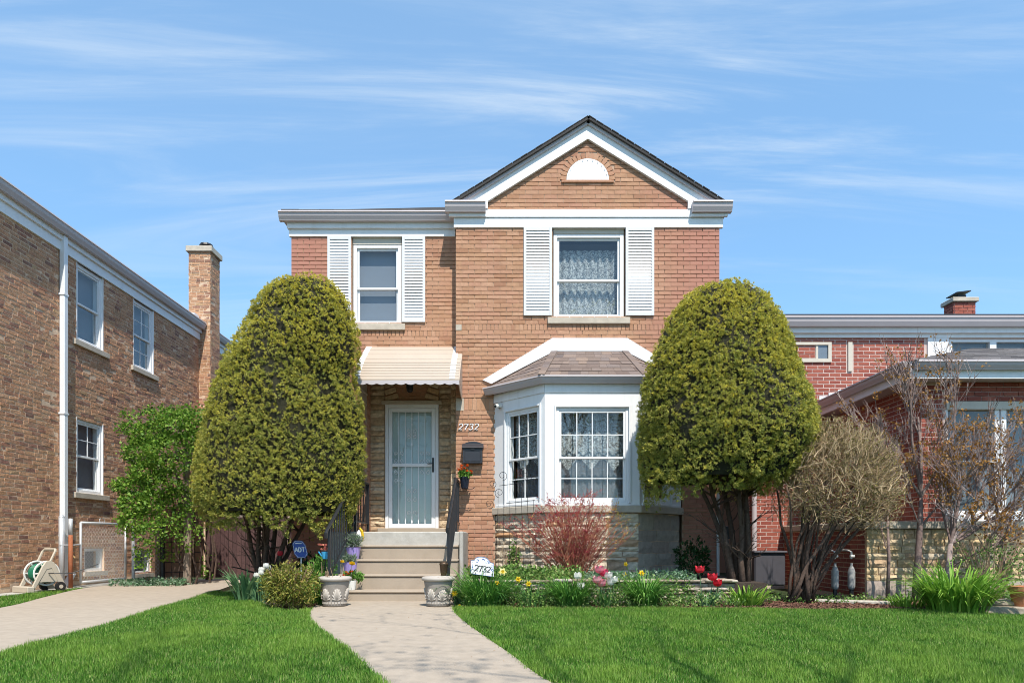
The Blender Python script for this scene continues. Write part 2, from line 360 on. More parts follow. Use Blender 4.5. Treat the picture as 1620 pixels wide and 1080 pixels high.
M['twig_red'] = pieces('red_twig', [(0, (.30, .075, .05)), (.4, (.38, .13, .075)), (.7, (.44, .22, .13)), (1, (.26, .06, .06))], .85, 20, .2, 0)
M['twig_dry'] = pieces('dry_stalk', [(0, (.42, .30, .19)), (1, (.30, .19, .12))], .9, 20, .2, 0)
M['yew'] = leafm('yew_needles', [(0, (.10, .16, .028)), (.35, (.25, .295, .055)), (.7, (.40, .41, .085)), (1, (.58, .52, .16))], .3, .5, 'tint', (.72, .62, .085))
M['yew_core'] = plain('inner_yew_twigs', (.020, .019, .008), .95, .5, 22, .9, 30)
M['vine'] = leafm('vine_leaf', [(0, (.06, .15, .02)), (.4, (.14, .28, .035)), (.75, (.24, .40, .055)), (1, (.34, .46, .09))], .4)
M['daylily'] = leafm('strap_leaf', [(0, (.045, .15, .024)), (.5, (.10, .27, .04)), (1, (.20, .38, .07))], .3)
M['daylily_bright'] = leafm('bright_strap_leaf', [(0, (.11, .25, .025)), (.5, (.20, .40, .045)), (1, (.30, .46, .07))], .35)
M['tulip_leaf'] = leafm('tulip_leaf', [(0, (.08, .18, .075)), (.5, (.14, .27, .12)), (1, (.22, .36, .18))], .25)
M['tulip_leaf_green'] = leafm('tulip_leaf_green', [(0, (.05, .16, .04)), (.5, (.09, .23, .06)), (1, (.16, .30, .09))], .3)
M['perennial'] = leafm('light_green_leaf', [(0, (.09, .22, .03)), (.5, (.16, .34, .06)), (1, (.25, .42, .10))], .35)
M['nandina'] = leafm('gold_green_leaf', [(0, (.09, .13, .02)), (.35, (.19, .22, .035)), (.65, (.30, .28, .05)), (.85, (.40, .36, .10)), (1, (.24, .15, .04))], .3)
M['dark_leaf'] = leafm('dark_shrub_leaf', [(0, (.012, .04, .010)), (.6, (.025, .07, .015)), (1, (.05, .12, .03))], .2)
M['cover'] = leafm('ground_cover_leaf', [(0, (.06, .15, .03)), (.4, (.14, .27, .055)), (.75, (.25, .38, .09)), (1, (.42, .46, .20))], .3)
M['cover_blue'] = leafm('pale_cover_leaf', [(0, (.07, .17, .07)), (.5, (.16, .28, .16)), (1, (.34, .44, .33))], .3)
M['lavender'] = leafm('lavender_leaf', [(0, (.10, .17, .09)), (.5, (.19, .28, .15)), (1, (.30, .30, .34))], .3)
M['brown_leaf'] = leafm('withered_leaf', [(0, (.26, .12, .03)), (.4, (.38, .19, .045)), (.75, (.46, .26, .07)), (1, (.20, .10, .035))], .35)
M['redtip'] = leafm('red_bud_leaf', [(0, (.30, .03, .055)), (.5, (.42, .05, .075)), (.8, (.36, .10, .07)), (1, (.24, .02, .06))], .35)
M['goldtip'] = leafm('yellow_bud_leaf', [(0, (.40, .33, .06)), (.6, (.50, .36, .07)), (1, (.40, .20, .05))], .35)
M['pet_yellow'] = leafm('yellow_petal', [(0, (.80, .52, .02)), (1, (.86, .66, .04))], .3)
M['pet_pale'] = leafm('pale_yellow_petal', [(0, (.84, .74, .26)), (1, (.86, .80, .40))], .3)
M['pet_white'] = leafm('white_petal', [(0, (.80, .80, .72)), (1, (.84, .84, .80))], .3)
M['pet_red'] = leafm('red_petal', [(0, (.62, .02, .035)), (1, (.74, .06, .09))], .3)
M['pet_pink'] = leafm('pink_petal', [(0, (.66, .05, .12)), (.6, (.78, .10, .20)), (1, (.84, .48, .50))], .3)
M['pet_orange'] = leafm('orange_petal', [(0, (.70, .10, .02)), (.5, (.80, .20, .02)), (1, (.62, .05, .02))], .3)
M['pet_rose'] = leafm('rose_petal', [(0, (.75, .30, .34)), (.5, (.80, .42, .20)), (1, (.70, .16, .24))], .3)
M['lawn'] = plain('turf_soil', (.028, .05, .012), .95, .35, 3, .6, 60)
M['blade'] = leafm('grass_blade', [(0, (.022, .090, .010)), (.35, (.062, .195, .018)), (.7, (.12, .29, .030)), (.90, (.28, .42, .09)), (1, (.46, .43, .20))], .30, .5, 'tint', (.23, .37, .055), spec=.2)
M['asphalt'] = plain('asphalt', (.05, .05, .052), .9, .2, 6, .4, 120)
M['garage'] = plain('pale_garage_wall', (.58, .44, .38), .8, .06, 2)
M['bronze'] = plain('bronze', (.10, .065, .04), .45, .2, 20, metal=.5)
M['amber'] = plain('amber_lamp_glass', (.45, .30, .14), .3, .1, 10)
# ------------------------------------------------------------------ masonry helpers
def cells(u0, u1, z0, z1, holes):
    us = sorted({u0, u1, *[max(u0, min(u1, h[i])) for h in holes for i in (0, 1)]})
    zs = sorted({z0, z1, *[max(z0, min(z1, h[i])) for h in holes for i in (2, 3)]})
    out = []
    for a, b in zip(us, us[1:]):
        run = None
        for c, d in zip(zs, zs[1:]):
            mu, mz = (a + b) / 2, (c + d) / 2
            if any(h[0] < mu < h[1] and h[2] < mz < h[3] for h in holes):
                if run: out.append((a, b, *run)); run = None
            else: run = (run[0], d) if run else (c, d)
        if run: out.append((a, b, *run))
    return out
def wall_boxes(mb, F, u0, u1, z0, z1, holes, thick):
    for a, b, c, d in cells(u0, u1, z0, z1, holes): mb.fbox(F, a, b, -thick, 0, c, d)
    return mb
def cut(iv, a, b):
    out = []
    for x, y in iv:
        if b <= x or a >= y: out.append((x, y)); continue
        if a - x > 1e-4: out.append((x, a))
        if y - b > 1e-4: out.append((b, y))
    return out
class Bricks:
    """Lays the bricks of one building; the 300 that show largest become single bricks, the rest one mesh per wall."""
    def __init__(s): s.b = []
    def lay(s, wall, F, u0, u1, z0, z1, holes=(), H=.0677, L=.203, J=.010, jit=0.0, up=True, proud=.013, headers=0.0, span=None, seed=1, z_from=None):
        r = random.Random(seed); k = 0; z = z0
        while z < z1 - .02:
            h = min(H, z1 - z); mid = z + h / 2
            a0, a1 = (u0, u1) if span is None else span(mid)
            if a1 - a0 > .05:
                iv = [(a0, a1)]
                for hl in holes:
                    if hl[2] < mid < hl[3]: iv = cut(iv, hl[0], hl[1])
                x = u0 - L * (1.0 if k % 2 else .5) - (r.random() * .3 * L if jit else 0)
                while x < a1:
                    l = L
                    if headers and r.random() < headers: l = L * .5
                    if jit: l *= 1 + r.uniform(-jit, jit)
                    for p, q in iv:
                        c, d = max(x, p), min(x + l, q)
                        if d - c > .035: s.b.append((wall, F, c + J / 2, d - J / 2, z + J / 2, z + h - J / 2, proud))
                    x += l
            z += H; k += 1
    def one(s, wall, F, a, b, c, d, proud=.012): s.b.append((wall, F, a, b, c, d, proud))
    def finish(s, mat, hidden=(), n=300, rough=.0015, std=(.193, .0577), near=None):
        rr = random.Random(5); sc_ = []
        for i, (wl, F, a, b, c, d, pr) in enumerate(s.b):
            p = F.p((a + b) / 2, 0, (c + d) / 2)
            if p.y < 1: sc_.append((0, i)); continue
            px, py = CX + FPX * p.x / p.y, HY - FPX * (p.z - EYE) / p.y
            ok = 0 < px < 1620 and 0 < py < 1080 and not any(x0 < px < x1 and y0 < py < y1 for x0, x1, y0, y1 in hidden)
            view = abs(F.n.dot((Vector((0, 0, EYE)) - p).normalized()))
            area = (b - a) * (d - c) * view / (p.y ** 2) * (1 + rr.random() * .02)
            sc_.append((area if ok else 0, i))
        sc_.sort(reverse=True); chosen = {i for v, i in sc_[:n] if v > 0}
        shared = {}
        rest = {}
        for i, (wl, F, a, b, c, d, pr) in enumerate(s.b):
            if i in chosen:
                l, h = b - a, d - c
                key = (round(l, 3), round(h, 3), rr.randrange(3), mat.name)
                if key not in shared:
                    mb = MB(); hl, hh = l / 2, h / 2; e = .004
                    j = lambda: rr.uniform(-rough, rough)
                    vs = []
                    for (x, z) in ((-1, -1), (1, -1), (1, 1), (-1, 1)): vs.append((x * hl + j(), .004, z * hh + j()))
                    for (x, z) in ((-1, -1), (1, -1), (1, 1), (-1, 1)): vs.append((x * hl + j(), -pr + .003 + j(), z * hh + j()))
                    for (x, z) in ((-1, -1), (1, -1), (1, 1), (-1, 1)): vs.append((x * (hl - e) + j(), -pr + j() * .7, z * (hh - e) + j()))
                    fs = [(8, 9, 10, 11)]
                    for k in range(4):
                        k2 = (k + 1) % 4; fs.append((k, k2, 4 + k2, 4 + k)); fs.append((4 + k, 4 + k2, 8 + k2, 8 + k))
                    me = bpy.data.meshes.new('brick'); me.from_pydata(vs, [], fs); me.materials.append(mat); shared[key] = me
                o = bpy.data.objects.new('brick', shared[key]); link(o); o.parent = wl
                o.location = F.p((a + b) / 2, 0, (c + d) / 2) - ORG[wl.name]
                o.rotation_euler = (0, 0, math.atan2(F.n.x, -F.n.y))
            else: rest.setdefault(wl.name, (wl, []))[1].append((F, a, b, c, d, pr))
        for wl, L in rest.values():
            V = np.zeros((len(L), 8, 3))
            for i, (F, a, b, c, d, pr) in enumerate(L):
                j = lambda: rr.uniform(-rough, rough)
                n0, n1 = -.004, pr + j()
                if F.flip: q = [(b, c), (a, c), (a, d), (b, d)]
                else: q = [(a, c), (b, c), (b, d), (a, d)]
                for k, (u, z) in enumerate(q):
                    V[i, k] = F.p(u, n0, z + j()); V[i, 4 + k] = F.p(u + j(), n1 + j() * .6, z + j())
            f = np.array([(4, 5, 6, 7), (0, 1, 5, 4), (1, 2, 6, 5), (2, 3, 7, 6), (3, 0, 4, 7)])
            Fq = (np.arange(len(L))[:, None, None] * 8 + f[None]).reshape(-1, 4)
            mesh_np('brickwork', V.reshape(-1, 3), Fq, mat, wl, 'stuff')

def stone_mesh(r, n=4):
    """A rough-faced block filling the unit cube in x and z, its face towards -y."""
    mb = MB(); nx, nz = 5, 3
    g = {}
    for i in range(nx):
        for k in range(nz):
            x, z = -0.5 + i / (nx - 1), -0.5 + k / (nz - 1)
            edge = i in (0, nx - 1) or k in (0, nz - 1)
            y = -(0.45 + r.uniform(-.1, .1) if edge else 0.85 + r.uniform(-.3, .3))
            if not (0 < i < nx - 1): z *= r.uniform(.86, .97)
            if not (0 < k < nz - 1): z += r.uniform(-.03, .03) * (1 if edge else 0)
            g[i, k] = len(mb.v); mb.v.append((x * r.uniform(.985, 1.0), y, z))
    for i in range(nx - 1):
        for k in range(nz - 1): mb.f.append((g[i, k], g[i + 1, k], g[i + 1, k + 1], g[i, k + 1]))
    rim = [g[i, 0] for i in range(nx)] + [g[nx - 1, k] for k in range(1, nz)] + [g[i, nz - 1] for i in range(nx - 2, -1, -1)] + [g[0, k] for k in range(nz - 2, 0, -1)]
    b = len(mb.v)
    for q in rim: x, y, z = mb.v[q]; mb.v.append((x, .15, z))
    m = len(rim)
    for i in range(m): mb.f.append((b + i, b + (i + 1) % m, rim[(i + 1) % m], rim[i]))
    me = bpy.data.meshes.new('stone'); me.from_pydata(mb.v, [], mb.f); me.update(); return me
_sr = random.Random(33)
STONES = {}
def stones(parent, F, u0, u1, z0, z1, hs, ls, mat, depth=.035, holes=(), joint=.010, seed=2, name='stone', tilt=0.0):
    r = random.Random(seed)
    if mat.name not in STONES:
        STONES[mat.name] = []
        for i in range(7):
            me = stone_mesh(_sr); me.materials.append(mat); STONES[mat.name].append(me)
    z = z0; n = 0
    while z < z1 - .012:
        h = min(r.uniform(*hs), z1 - z)
        if z1 - z - h < hs[0] * .6: h = z1 - z
        iv = [(u0, u1)]
        for hl in holes:
            if hl[2] < z + h / 2 < hl[3]: iv = cut(iv, hl[0], hl[1])
        for p, q in iv:
            x = p
            while x < q - .01:
                l = min(r.uniform(*ls), q - x)
                if q - x - l < ls[0] * .6: l = q - x
                o = bpy.data.objects.new(name, r.choice(STONES[mat.name])); link(o); o.parent = parent
                o.location = F.p(x + l / 2, 0, z + h / 2) - ORG[parent.name]
                o.rotation_euler = (0, r.uniform(-tilt, tilt), math.atan2(F.n.x, -F.n.y)); o.scale = ((l - joint) * r.choice((1, 1, -1)), depth * r.uniform(.75, 1.25), h - joint)
                n += 1; x += l
        z += h
    return n

def gutter(mb, p0, p1, n, h=.14, d=.125):
    """K-style gutter from p0 to p1 (its top back edge), n pointing outward."""
    p0, p1, n = Vector(p0), Vector(p1), Vector(n).normalized()
    prof = [(0, 0), (d, 0), (d + .004, -.022), (d - .012, -.03), (d - .025, -h * .55), (d - .055, -h + .012), (d - .06, -h), (0, -h)]
    poly = [p0 + n * a + Vector((0, 0, b)) for a, b in prof]
    mb.prism(poly, p1 - p0); return mb

def sheet_fold(F, u0, u1, z0, z1, n, amp, waves, zig=0.0, nzig=0):
    """A hanging curtain: folded in plan, with a pointed lower hem if zig."""
    mb = MB(); m = 60; V = []
    for i in range(m + 1):
        t = i / m; u = u0 + (u1 - u0) * t; nn = n + amp * math.sin(t * waves * 2 * math.pi)
        zl = z0
        if zig: zl = z0 + zig * abs(((t * nzig) % 1.0) * 2 - 1)
        V += [F.p(u, nn, zl), F.p(u, nn, z1)]
    mb.v = [tuple(v) for v in V]
    mb.f = [(2 * i, 2 * i + 2, 2 * i + 3, 2 * i + 1) for i in range(m)]
    return mb

def double_hung(house, F, wd, ht, casing=.05, rec=.05, top=(1, 1), bot=(1, 1), sill=None, curtain=None, frame_mat='white', rail=.5, sash=.035, name='window', head=0.0):
    """A sash window in frame F (origin: middle of the opening's foot at the wall face); frame, two sashes, panes, bars."""
    hw = wd / 2
    mb = MB()
    mb.fbox(F, -hw, -hw + casing, -.14, -.012, 0, ht); mb.fbox(F, hw - casing, hw, -.14, -.012, 0, ht)
    mb.fbox(F, -hw + casing, hw - casing, -.14, -.014, ht - casing, ht); mb.fbox(F, -hw + casing, hw - casing, -.14, -.010, 0, casing * .8)
    wn = mb.build(name, M[frame_mat], house, bevel=.004)
    a, b, c, d = -hw + casing, hw - casing, casing * .8, ht - casing
    mid = c + (d - c) * rail
    for k, (z0, z1, nn, grid) in enumerate(((mid - sash * .5, d, -rec, top), (c, mid + sash * .5, -rec - .03, bot))):
        s = MB()
        s.fbox(F, a + .001, a + sash, nn - .028, nn, z0, z1); s.fbox(F, b - sash, b - .001, nn - .028, nn, z0, z1)
        s.fbox(F, a + sash, b - sash, nn - .028, nn - .001, z0, z0 + sash); s.fbox(F, a + sash, b - sash, nn - .028, nn - .001, z1 - sash, z1)
        s.build('sash', M[frame_mat], wn, bevel=.003)
        ga, gb, gc, gd = a + sash, b - sash, z0 + sash, z1 - sash
        nc, nr = grid; bw = .014
        for i in range(1, nc):
            x = ga + (gb - ga) * i / nc; MB().fbox(F, x - bw / 2, x + bw / 2, nn - .02, nn - .004, gc, gd).build('muntin', M[frame_mat], wn)
        for j in range(1, nr):
            z = gc + (gd - gc) * j / nr
            MB().fbox(F, ga, gb, nn - .019, nn - .005, z - bw / 2, z + bw / 2).build('muntin', M[frame_mat], wn)
        for i in range(nc):
            for j in range(nr):
                xa, xb = ga + (gb - ga) * i / nc, ga + (gb - ga) * (i + 1) / nc
                za, zb = gc + (gd - gc) * j / nr, gc + (gd - gc) * (j + 1) / nr
                e = .0
                MB().fbox(F, xa + e, xb - e, nn - .016, nn - .012, za + e, zb - e).build('pane', M['glass'], wn)
    if sill:
        so, sh, sp = sill
        MB().fbox(F, -hw - so, hw + so, -.12, sp, -sh, -.002).build('sill', M['limestone'], wn, bevel=.006)
    if head:
        MB().fbox(F, -hw, hw, -.14, -.004, ht, ht + head).build('head_board', M['cream_wood'], wn)
    if curtain: curtain(F, a, b, c, d, wn)
    return wn

def shingle_facet(parent, A, B, Cc, D, rows, tab, mat, seed=1, thick=.006, name='shingle', wmin=.6):
    """Single shingles on the facet with eave A-B and top D-C, lapped row over row."""
    A, B, Cc, D = map(Vector, (A, B, Cc, D)); r = random.Random(seed)
    nor = (B - A).cross(D - A).normalized(); nor = nor if nor.z > 0 else -nor
    for k in range(rows):
        t0, t1 = k / rows, min(1, (k + 1.25) / rows)
        a0, b0, a1, b1 = A.lerp(D, t0), B.lerp(Cc, t0), A.lerp(D, t1), B.lerp(Cc, t1)
        wd = (b0 - a0).length
        if wd < .03: continue
        x = -(r.random()) * tab
        while x < wd:
            l = tab * r.uniform(wmin, 1.3); s0, s1 = max(0, x) / wd, min(wd, x + l) / wd
            if s1 - s0 > .01 / wd:
                lift = nor * (thick * (1.0 + r.random() * .9)); g = .0015 / wd
                p = [a0.lerp(b0, s0 + g) + lift, a0.lerp(b0, s1 - g) + lift, a1.lerp(b1, s1 - g) + nor * .002, a1.lerp(b1, s0 + g) + nor * .002]
                MB().add(p + [q - nor * thick for q in p], [(0, 1, 2, 3), (0, 4, 5, 1), (1, 5, 6, 2), (3, 7, 4, 0)], False).build(name, mat, parent)
            x += l

# ------------------------------------------------------------------ ground
def flat(name, poly, z, mat, kind='structure', thick=None):
    mb = MB()
    if thick is None: mb.add([(x, y, z) for x, y in poly], [tuple(range(len(poly)))])
    else: mb.prism([(x, y, z) for x, y in poly], (0, 0, -thick))
    return mb.build(name, M[mat] if isinstance(mat, str) else mat, kind=kind)
def gp(x, y, z=0.0):
    d = (EYE - z) * FPX / (y - HY); return (PX(x, d), d)
def spline(pts, n=8):
    out = []; P = [Vector((*p, 0)) for p in pts]; P = [P[0]] + P + [P[-1]]
    for i in range(1, len(P) - 2):
        for k in range(n):
            t = k / n; a, b, c, d = P[i - 1], P[i], P[i + 1], P[i + 2]
            q = .5 * ((2 * b) + (c - a) * t + (2 * a - 5 * b + 4 * c - d) * t * t + (3 * b - a - 3 * c + d) * t ** 3); out.append((q.x, q.y))
    out.append((P[-2].x, P[-2].y)); return out
flat('ground', [(-300, -300), (300, -300), (300, 400), (-300, 400)], -.05, 'lawn')
walk_l = spline([(-2.46, 9.12), gp(497, 960), gp(489, 978), gp(513, 1000), gp(560, 1037), gp(605, 1080), (-.45, 3.0), (-.22, 1.6), (-.15, .6)])
walk_r = spline([(-.62, 9.12), gp(716, 960), gp(728, 978), gp(760, 1003), gp(808, 1036), gp(862, 1076), (.55, 3.0), (.9, 1.6), (1.0, .6)])
flat('front_walk', walk_l + walk_r[::-1], .012, 'concrete', thick=.08)
drive_n = spline([(-2.9, 2.5), gp(0, 1037), gp(90, 1010), gp(180, 985), gp(255, 961), gp(330, 939), gp(388, 919), (-5.45, 14.6)])
drive_f = spline([(-5.6, 2.5), (-5.9, 6.0), gp(0, 962), gp(70, 945), gp(130, 931), gp(190, 924), (-6.9, 14.6)])
flat('side_drive', drive_n + drive_f[::-1], .010, 'concrete', thick=.07)
flat('concrete_ledge', [(-7.78, 9.0), (-7.42, 9.0), (-7.42, 14.0), (-7.78, 14.0)], .02, 'concrete_grey', thick=.08)
flat('sidewalk', [(-60, -1.0), (60, -1.0), (60, .6), (-60, .6)], .008, 'concrete', thick=.06)
flat('road', [(-80, -12), (80, -12), (80, -4), (-80, -4)], -.042, 'asphalt')
flat('mulch_bed', [(2.6, 8.1), (6.2, 8.0), (6.2, 9.6), (3.3, 9.9), (2.2, 9.2)], -.008, 'soil')
flat('planting_bed', [(-.66, 8.0), (2.9, 8.0), (2.9, 9.3), (-.66, 9.3)], -.005, 'soil')
flat('planting_bed', [gp(366, 939), gp(384, 944), gp(405, 953), gp(440, 965), gp(470, 969), gp(494, 964), (-2.4, 9.2), (-2.5, 11.2), (-4.5, 11.2)][::-1], .003, 'soil')
MB().box(-.62, 3.3, 8.84, 10.95, -.02, .27).build('raised_bed', M['soil'], kind='structure')

# ------------------------------------------------------------------ the brick house
YG, YL, YD = 10.96, 11.28, 11.55
XG0, XG1, XL = -.903, 3.33, -3.645
house = thing('brick_house', 'tan brick two storey house with white front gable, bay window and tan door awning', 'house', (0, 11, 0))
FG, FL, FD = Fr((0, YG, 0)), Fr((0, YL, 0)), Fr((0, YD, 0))
HB = Bricks()
zb0, zb1 = 4.19, 4.285                          # the rowlock course below the upper sills
win_r = (.65, 1.816, 4.39, 5.84); bay_h = (-.27, 2.73, -.1, 3.30); vent_c = (1.2135, 6.600)
g_holes = [win_r, bay_h]
wg = wall_boxes(MB(), FG, XG0, XG1, -.1, 6.12, g_holes, .36)
wg.prism([(XG0 + .02, YG, 6.12), (XG1 - .02, YG, 6.12), (1.2135, YG, 7.42)], (0, .3, 0))
wallg = wg.build('wall', M['mortar_tan'], house)
HB.lay(wallg, FG, XG0, XG1, zb1, 5.84, g_holes, seed=3)
HB.lay(wallg, FG, XG0, XG1, zb0 - 60 * .0677, zb0, g_holes + [(-.78, -.27, 2.905, 3.108), (XG0, -.77, 2.905, 3.108)], seed=4)
u = XG0 + .10
MB().fbox(FG, XG0 + .002, u - .006, -.01, .022, zb0 + .004, zb1 - .004).build('end_block', M['limestone'], wallg)
while u < XG1 - .03:
    if not (win_r[0] - .02 < u < 0): HB.one(wallg, FG, u + .004, u + .061, zb0 + .004, zb1 - .004, .016)
    u += .0655
u = -.77
while u < -.29: HB.one(wallg, FG, u + .004, u + .063, 2.91, 3.103, .011); u += .0677
MB().fbox(FG, XG0 + .003, -.775, -.01, .014, 2.908, 3.105).build('corner_block', M['limestone'], wallg)
rv = .34                                       # the half-round vent in the gable
def gspan(z):
    hw = (7.30 - z) / .62; return (1.2135 - hw, 1.2135 + hw)
vz0 = vent_c[1]
class VH:                                      # courses stop at the arch
    pass
z = 6.10; k = 0
while z < 7.24:
    a, b = gspan(z + .034); iv = [(a, b)]
    dz = z + .034 - vz0; ro = rv + .10
    if -.03 < dz < ro:
        hw = math.sqrt(max(0, ro * ro - max(0, dz) ** 2)); iv = cut(iv, 1.2135 - hw, 1.2135 + hw)
    x = -1.0 - (.1015 if k % 2 else 0)
    while x < b:
        for p, q in iv:
            c, d = max(x, p), min(x + .203, q)
            if d - c > .04: HB.one(wallg, FG, c + .005, d - .005, z + .005, z + .0627, .010)
        x += .203
    z += .0677; k += 1
for i in range(17):                            # the arch of bricks on edge
    q = math.pi * (i + .5) / 17; c_, s_ = math.cos(q), math.sin(q); rm = rv + .052
    ctr = Vector((1.2135 + c_ * rm, YG - .001, vz0 + s_ * rm))
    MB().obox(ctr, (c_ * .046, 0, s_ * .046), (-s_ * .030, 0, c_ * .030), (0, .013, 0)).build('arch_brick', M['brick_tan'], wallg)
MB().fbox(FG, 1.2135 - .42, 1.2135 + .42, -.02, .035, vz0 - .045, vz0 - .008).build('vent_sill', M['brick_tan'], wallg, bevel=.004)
n = 20; MB().prism([(1.2135 + (rv) * math.cos(math.pi * i / n), YG - .002, vz0 + rv * math.sin(math.pi * i / n)) for i in range(n + 1)], (0, -.018, 0)).build('gable_vent', M['white'], house)
for o_ in (): pass
vm = MB()
for i in range(1, 12): q = math.pi * i / 12; vm.obox((1.2135 + (rv - .03) * math.cos(q), YG - .023, vz0 + (rv - .03) * math.sin(q)), (.006, 0, 0), (0, .005, 0), (0, 0, .006))
vm.build('vent_screw', M['gutter'], house)

alc = (-2.40, -1.013, -.1, 3.55); win_l = (-2.642, -1.817, 4.39, 5.84)
wl_ = wall_boxes(MB(), FL, XL, XG0, -.1, 6.10, [alc, win_l], .27)
wl_.box(-2.46, -2.40, YL + .27, YD, .5, 3.60)
walll = wl_.build('wall', M['mortar_tan'], house)
HB.lay(walll, FL, XL, XG0, zb1, 5.84, [win_l], seed=5)
HB.lay(walll, FL, XL, XG0, zb0 - 60 * .0677, zb0, [alc, (-1.013, XG0, -.1, 3.55)], seed=6)
u = XL + .02
while u < XG0 - .06: HB.one(walll, FL, u + .004, u + .061, zb0 + .004, zb1 - .004, .016); u += .0655
door = (-2.14, -1.24, .95, 3.12)
wd_ = wall_boxes(MB(), FD, -2.46, -.95, .4, 3.6, [door], .2)
walld = wd_.build('entry_wall', M['mortar_tan'], house)
HB.lay(walld, FD, -2.15, -1.23, 3.19, 3.56, [], seed=8)
FR_ = Fr((-2.40, 0, 0), (0, 1, 0), (1, 0, 0))
HB.lay(walll, FR_, YL + .01, YD - .02, .96, 3.55, [], seed=9)
stones(walld, FD, -2.398, -2.15, .96, 3.55, (.07, .14), (.24, .25), M['stone_door'], .05, seed=12)
stones(walld, FD, -1.23, -1.02, .96, 3.55, (.07, .14), (.2, .21), M['stone_door'], .05, seed=13)
stones(walll, FL, -1.010, XG0 - .004, .96, 3.55, (.07, .13), (.10, .105), M['stone_door'], .03, seed=14)
for (a, b, tl) in ((-2.13, -1.93, .5), (-1.45, -1.25, -.5)):           # raking stones beside the door head
    for k in range(3):
        c = FD.p((a + b) / 2 + (-.02 if tl > 0 else .02) * k, .02, 3.24 + k * .105)
        MB().obox(c, Vector((math.cos(tl * .6), 0, math.sin(tl * .6))) * (.12 - .02 * k), (0, .03, 0), Vector((-math.sin(tl * .6), 0, math.cos(tl * .6))) * .042).build('stone', M['stone_door'], walld, bevel=.01)
MB().fbox(FD, -2.20, -1.18, -.05, .06, 3.122, 3.185).build('door_lintel', M['limestone'], walld, bevel=.008)
sw = MB(); sw.box(XL, XL + .25, YL + .27, 20, -.1, 6.1); sw.box(XG1 - .25, XG1, YG + .36, 20, -.1, 6.1); sw.box(XL + .25, XG1 - .25, 19.75, 20, -.1, 6.1)
sw.box(XL + .26, XG1 - .26, YL + .28, 19.7, 3.62, 3.75)
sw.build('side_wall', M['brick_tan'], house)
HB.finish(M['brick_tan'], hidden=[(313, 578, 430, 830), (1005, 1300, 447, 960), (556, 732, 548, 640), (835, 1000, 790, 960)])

# --- cornices, gable trim, gutters, roof
t = MB(); t.fbox(FG, XG0 - .03, XG1 + .05, -.02, .034, 5.83, 5.985); t.build('cornice_board', M['white'], house, bevel=.004)
t = MB(); t.fbox(FG, XG0 - .03, XG1 + .05, -.02, .05, 5.988, 6.115); t.build('cornice_board', M['white'], house, bevel=.004)
ap = Vector((1.2135, 0, 7.520)); SL = .622
def rake(side):
    e0 = 1.2135 + side * 2.02
    zo = lambda x: 7.50 - abs(x - 1.2135) * SL
    poly = [(1.2135, YG - .012, zo(1.2135)), (e0, YG - .012, zo(e0)), (e0, YG - .012, zo(e0) - .10), (1.2135 + side * 1.60, YG - .012, 6.118), (1.2135 + side * 1.60, YG - .012, 7.235 - 1.6 * SL), (1.2135, YG - .012, 7.235)]
    if side > 0: poly = poly[::-1]
    MB().prism(poly, (0, -.05, 0)).build('rake_board', M['white'], house)
    d = Vector((side, 0, -SL)).normalized(); nn = Vector((side * SL, 0, 1)).normalized()
    p0, p1 = Vector((1.2135, YG - .10, 7.515)), Vector((1.2135 + side * 2.10, YG - .10, 7.515 - 2.1 * SL))
    MB().obox((p0 + p1) / 2 - nn * .035 + Vector((0, .05, 0)), (p1 - p0) / 2, (0, .05, 0), nn * .022).build('rake_trim', M['gutter'], house)
rake(-1); rake(1)
for side, a, b in ((-1, -1.06, -.42), (1, 2.865, 3.49)):
    g = MB(); gutter(g, (a, YG - .055, 6.19), (b, YG - .055, 6.19), (0, -1, 0), .155, .14)
    g.build('gutter', M['gutter'], house)
    MB().fbox(FG, max(a, XG0 - .10), min(b, XG1 + .11), .036, .085, 5.99, 6.03).build('soffit', M['white'], house)
    x_ = a if side < 0 else b - .13
    g = MB(); gutter(g, (x_ + (.13 if side < 0 else 0), YG - .05, 6.19), (x_ + (.13 if side < 0 else 0), YL + .1 if side < 0 else 20.1, 6.19), (side, 0, 0), .155, .13); g.build('gutter', M['gutter'], house)
t = MB(); t.fbox(FL, XL - .03, XG0 - .032, -.02, .036, 5.83, 5.945); t.build('cornice_board', M['white'], house, bevel=.004)
t = MB(); t.fbox(FL, XL - .05, XG0 - .034, -.02, .075, 5.948, 6.045); t.build('cornice_board', M['white'], house, bevel=.004)
g = MB(); gutter(g, (XL - .155, YL - .08, 6.18), (XG0 - .05, YL - .08, 6.18), (0, -1, 0)); gutter(g, (XL - .03, YL - .08, 6.18), (XL - .03, 20.1, 6.18), (-1, 0, 0)); g.build('gutter', M['gutter'], house)
rx0, rx1, ry0, ry1, rz = XL - .16, XG1 + .16, YL - .17, 20.2, 6.185; hw_ = (rx1 - rx0) / 2; xc = (rx0 + rx1) / 2; pk = rz + hw_ * .515
rf = MB(); rf.add([(rx0, ry0, rz), (rx1, ry0, rz), (rx1, ry1, rz), (rx0, ry1, rz), (xc, ry0 + hw_, pk), (xc, ry1 - hw_, pk)], [(0, 1, 4), (1, 2, 5, 4), (2, 3, 5), (3, 0, 4, 5), (3, 2, 1, 0)])
roof = rf.build('roof', M['shingle_dark'], house)
